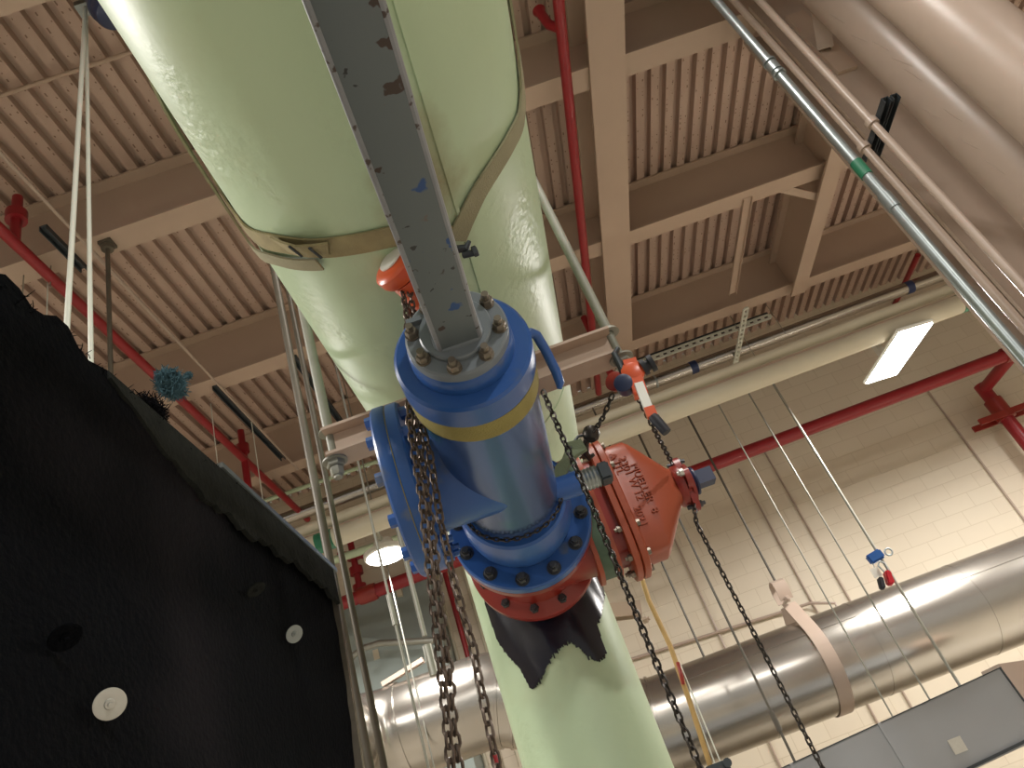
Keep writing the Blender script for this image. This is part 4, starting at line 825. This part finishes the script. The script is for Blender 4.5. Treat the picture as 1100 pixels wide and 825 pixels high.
# slate coloured unit on the wall, rail and tan channel in front of it
s0, s1 = P(380, 655, y=9.3), P(466, 640, y=9.3); sb_ = P(420, 742, y=9.3)
t = thing('wall_unit', 'blue grey wall cabinet seen between the panel and the rusty chains', 'cabinet', ((s0.x + s1.x) / 2, 9.55, 2.4))
xa, xb = -2.75, -1.50
b = B(); loft(b, [[V(xa, 9.15, 2.4), V(xb, 9.15, 2.4), V(xb, 9.78, 2.4), V(xa, 9.78, 2.4)], [V(xa, 9.15, 4.75), V(xb, 9.15, 4.15), V(xb, 9.78, 4.15), V(xa, 9.78, 4.75)], [V(xa, 9.45, 5.2), V(xb, 9.45, 5.2), V(xb, 9.78, 5.2), V(xa, 9.78, 5.2)]]); obj('casing', b, M['slate'], t, ang=20)
for (u, v) in ((425, 632), (404, 703)):
    p = P(u, v, y=9.14); b = B(); box(b, p + V(-.035, 0 if v > 650 else .15, -.06), p + V(.035, .012 if v > 650 else .3, .06)); obj('label_plate', b, M['cream'], t, label='small cream plate')
b = B(); tube(b, [P(366, 722, y=8.8), P(380, 704, y=8.8), P(392, 696, y=8.8), P(408, 691, y=8.8), P(430, 690, y=8.8), P(466, 688, y=8.8)], .040, 12); solo('bent_rail', b, M['rod'], 'bent grey rail in front of the blue grey wall cabinet', 'rail')
b = B(); section(b, P(412, 738, y=7.52), P(456, 711, y=7.52), chan(.07, .045, .01)); solo('tan_channel', b, M['tan'], 'tan channel just above the steel duct at the left', 'strut', ang=20)
b = B(); p = P(366, 716, y=4.2); box(b, p + V(-.03, -.05, -.09), p + V(.005, .05, .09)); t = thing('junction_box', 'small white and blue box beside the black panel\'s edge', 'box', p + V(0, 0, -.09)); obj('box_body', b, M['white'], t)
b = B(); box(b, p + V(.006, -.05, -.12), p + V(.04, .05, .07)); obj('blue_cover', b, M['lockblue'], t, label='blue cover')
# pipe support behind the green drop, tan tube and wires
b = B(); section(b, P(634, 668, y=3.3), P(690, 662, y=3.3) + V(0, 0, .0), chan(.075, .06, .008)); hexn(b, P(691, 667, y=3.26), (1, -.3, 0), .014, .02, .01); hexn(b, P(660, 690, y=3.3) , (0, -1, 0), .01, .01)
solo('strut_channel', b, M['beam'], 'tan strut bracket fixed behind the green drop below the orange valve', 'bracket', ang=20)
b = B(); tube(b, [P(u, v, y=5.0) for u, v in ((686, 610), (697, 645), (720, 694), (742, 757), (764, 826))], .016, 10); solo('tan_tube', b, M['brass'], 'tan tube running down beside the dark chain, right of the green drop', 'tube')
for du, lab in ((0, 'thin pale wire right of the tan tube, the nearer of two to it'), (7, 'thin pale wire right of the tan tube, the further of two from it')):
    b = B(); tube(b, [P(728 + du * .3, 712, y=5.0), P(770 + du, 826, y=5.0)], .004, 6); solo('pale_wire', b, M['whiterod'], lab, 'wire', 'wires by the tan tube')
b = B(); tube(b, [P(728, 712, y=4.98), P(731, 722, y=4.96), P(734, 735, y=4.98)], .012, 8); solo('tube_clip', b, M['reddark'], 'small red brown clip where the wires join the tan tube', 'clip')
b = B(); p = P(770, 824, y=4.95); box(b, p + V(-.06, -.03, -.06), p + V(.07, .03, .02)); cyl(b, p + V(.06, -.04, 0), p + V(.06, -.06, 0), .025, seg=12); solo('tube_bracket', b, M['strut'], 'dark bracket at the foot of the tan tube', 'bracket')
# navy sleeve at the top left
b = B(); c = P(122, 12, y=2.25); ax = (P(122, 12, y=2.25) - P(90, -40, y=2.25)).normalized()
lathe(b, [(-.5, .10), (-.06, .10), (-.05, .112), (-.03, .112), (-.02, .10), (.05, .10), (.075, .088), (.09, .06), (.095, 0)], c + V(-.02, 0, .03), ax, 32); solo('navy_sleeve', b, M['navy'], 'rounded navy blue end cap peeking past the green pipe at the top left', 'cap')
for (u, v, z0, y, lab) in ((760, 300, 5.9, 8.45, 'thin wire beside the vertical slotted strut'), (825, 330, 6.2, 8.45, 'thin wire at the right end of the level slotted strut')):
    wire(u, v, y, z0, lab, m='rod')

# ------------------------------------------------------------------ black lined panel at the lower left
PX = -.45
pt = thing('lined_panel', 'large black felt lined panel filling the lower left corner, frayed along the top', 'panel', (PX - .03, .6, .8))
rn = random.Random(11)
# felt face with frayed top edge
ys_ = [-.7 + (1.535 + .7) * k / 110 for k in range(111)]
def topz(y):
    f = max(0, min(1, (1.05 - y) / .5))
    return 2.272 + f * (.006 * math.sin(23 * y) + .006 * math.sin(61 * y + 1) + rn.uniform(-.006, .010)) 
b = B(); rows = []
NZ2 = 40
for y in ys_:
    zt = topz(y); yend = y
    row = []
    for j in range(NZ2 + 1):
        z = .8 + (zt - .8) * j / NZ2; yy = y - max(0, (y - 1.3) / .235) * (2.27 - z) * .13 if y > 1.3 else y
        bulge = .006 * math.sin(5 * yy + 2 * z) + .004 * math.sin(11 * z + 3 * yy)
        row.append(V(PX + bulge + rn.uniform(-.0012, .0012), yy, z))
    rows.append(row)
G = [[b.verts.new(p) for p in r] for r in rows]; H = [[b.verts.new(p + V(-.05, 0, 0)) for p in r] for r in rows]
n1, n2 = len(G), NZ2 + 1
for i in range(n1 - 1):
    for j in range(n2 - 1):
        b.faces.new((G[i][j], G[i + 1][j], G[i + 1][j + 1], G[i][j + 1])); b.faces.new((H[i][j], H[i][j + 1], H[i + 1][j + 1], H[i + 1][j]))
    b.faces.new((G[i][-1], G[i + 1][-1], H[i + 1][-1], H[i][-1])); b.faces.new((G[i][0], H[i][0], H[i + 1][0], G[i + 1][0]))
for j in range(n2 - 1):
    b.faces.new((G[-1][j], H[-1][j], H[-1][j + 1], G[-1][j + 1])); b.faces.new((G[0][j], G[0][j + 1], H[0][j + 1], H[0][j]))
obj('felt_face', b, M['felt'], pt)
# grey flap along the top, ragged lower edge
b = B(); top_, bot_ = [], []
for k in range(70):
    y = .72 + (1.525 - .72) * k / 69; e = min(1, (y - .70) / .2)
    zb = 2.268 - e * (.078 + .006 * math.sin(13 * y) + .005 * math.sin(47 * y) + .003 * math.sin(120 * y) + rn.uniform(-.003, .003))
    top_.append(V(PX + .010, y, 2.274)); bot_.append(V(PX + .014, y - (2.27 - zb) * .1, zb))
loft(b, [[a, c_, c_ + V(-.008, 0, 0), a + V(-.008, 0, 0)] for a, c_ in zip(top_, bot_)]); obj('grey_flap', b, M['feltgrey'], pt, label='grey flap along the top edge')
b = B(); bar(b, (PX - .022, 1.02, 2.281), (PX - .022, 1.545, 2.268), .07, .010); obj('metal_lip', b, M['galv'], pt, ang=20)
b = B(); loft(b, [[V(PX - .055, 1.538, 2.27), V(PX + .006, 1.540, 2.27), V(PX + .006, 1.552, 2.27), V(PX - .055, 1.552, 2.27)], [V(PX - .055, 1.348, .8), V(PX + .006, 1.350, .8), V(PX + .006, 1.362, .8), V(PX - .055, 1.362, .8)]]); obj('metal_stud', b, M['nut'], pt, ang=20, label='worn metal edge strip')
for (u, v, m_, n_) in ((118, 756, 'washer', (.55, -.62, -.5)), (316, 681, 'galv', (.6, -.5, -.55)), (275, 633, 'feltgrey', (.38, -.1, -.9)), (70, 684, 'felt', (.5, -.2, -.8))):
    p = P(u, v, x=PX + .016); b = B(); r_ = .0148
    lathe(b, [(-.004, 0), (0, r_), (.0015, r_), (.002, r_ * .9), (.0012, r_ * .36), (.003, r_ * .30), (.003, r_ * .16), (.006, r_ * .14), (.006, 0)], p, n_, 32); obj('pin_washer', b, M[m_], pt)
# frayed fibres along the top edge
b = B()
for k in range(2200):
    y = rn.uniform(-.2, 1.10); p = V(PX + rn.uniform(-.045, .01), y, 2.262 + rn.uniform(-.012, .012)); L = rn.uniform(.003, .009) * (1.3 if y < .9 else .7)
    d = V(rn.uniform(-.6, .8), rn.uniform(-.8, 1), rn.uniform(.2, 1)).normalized(); q = p + d * L * .6 + V(rn.uniform(-.004, .004), rn.uniform(-.004, .004), rn.uniform(-.003, .004)); tube(b, [p, q, q + (d + V(rn.uniform(-.8, .8), rn.uniform(-.8, .8), rn.uniform(-.8, .4))) * L * .5], [.0008, .0007, .0004], 3)
fr = obj('frayed_fibres', b, M['felt'], pt, ang=0); fr['kind'] = 'stuff'
# blue-grey tuft of torn lining sticking up past the edge
def tuft(c, R, n, m, name, stretch=V(1, 1, 1)):
    b = B()
    for k in range(n):
        d = V(rn.gauss(0, 1), rn.gauss(0, 1), rn.gauss(0, 1)).normalized(); o = V(d.x * stretch.x, d.y * stretch.y, d.z * stretch.z) * R * rn.uniform(.1, .8)
        e = V(rn.gauss(0, 1), rn.gauss(0, 1), rn.gauss(0, 1)).normalized() * R * .5
        tube(b, [c + o - e * .6, c + o + V(rn.uniform(-.3, .3), rn.uniform(-.3, .3), rn.uniform(-.3, .3)) * R * .4, c + o + e * .6], [.0006, .0010, .0004], 3)
    return b
M['tuft'] = mat('teal_grey_fluff', (72, 100, 110), .95, var=.5, vscale=30, spec=.1)
c = P(184, 413, x=PX - .01); b = tuft(c, .034, 1300, None, '', V(.7, 1.1, .85)); f = obj('torn_tuft', b, M['tuft'], pt, ang=0, label='teal grey tuft of torn lining'); f['kind'] = 'stuff'
b = tuft(P(202, 404, x=PX - .01), .010, 120, None, ''); f = obj('torn_tuft', b, M['tuft'], pt, ang=0, label='tiny teal wisp'); f['kind'] = 'stuff'
b = tuft(P(160, 440, x=PX - .01), .035, 700, None, '', V(.7, 1.4, .6)); f = obj('torn_tuft', b, M['felt'], pt, ang=0); f['kind'] = 'stuff'
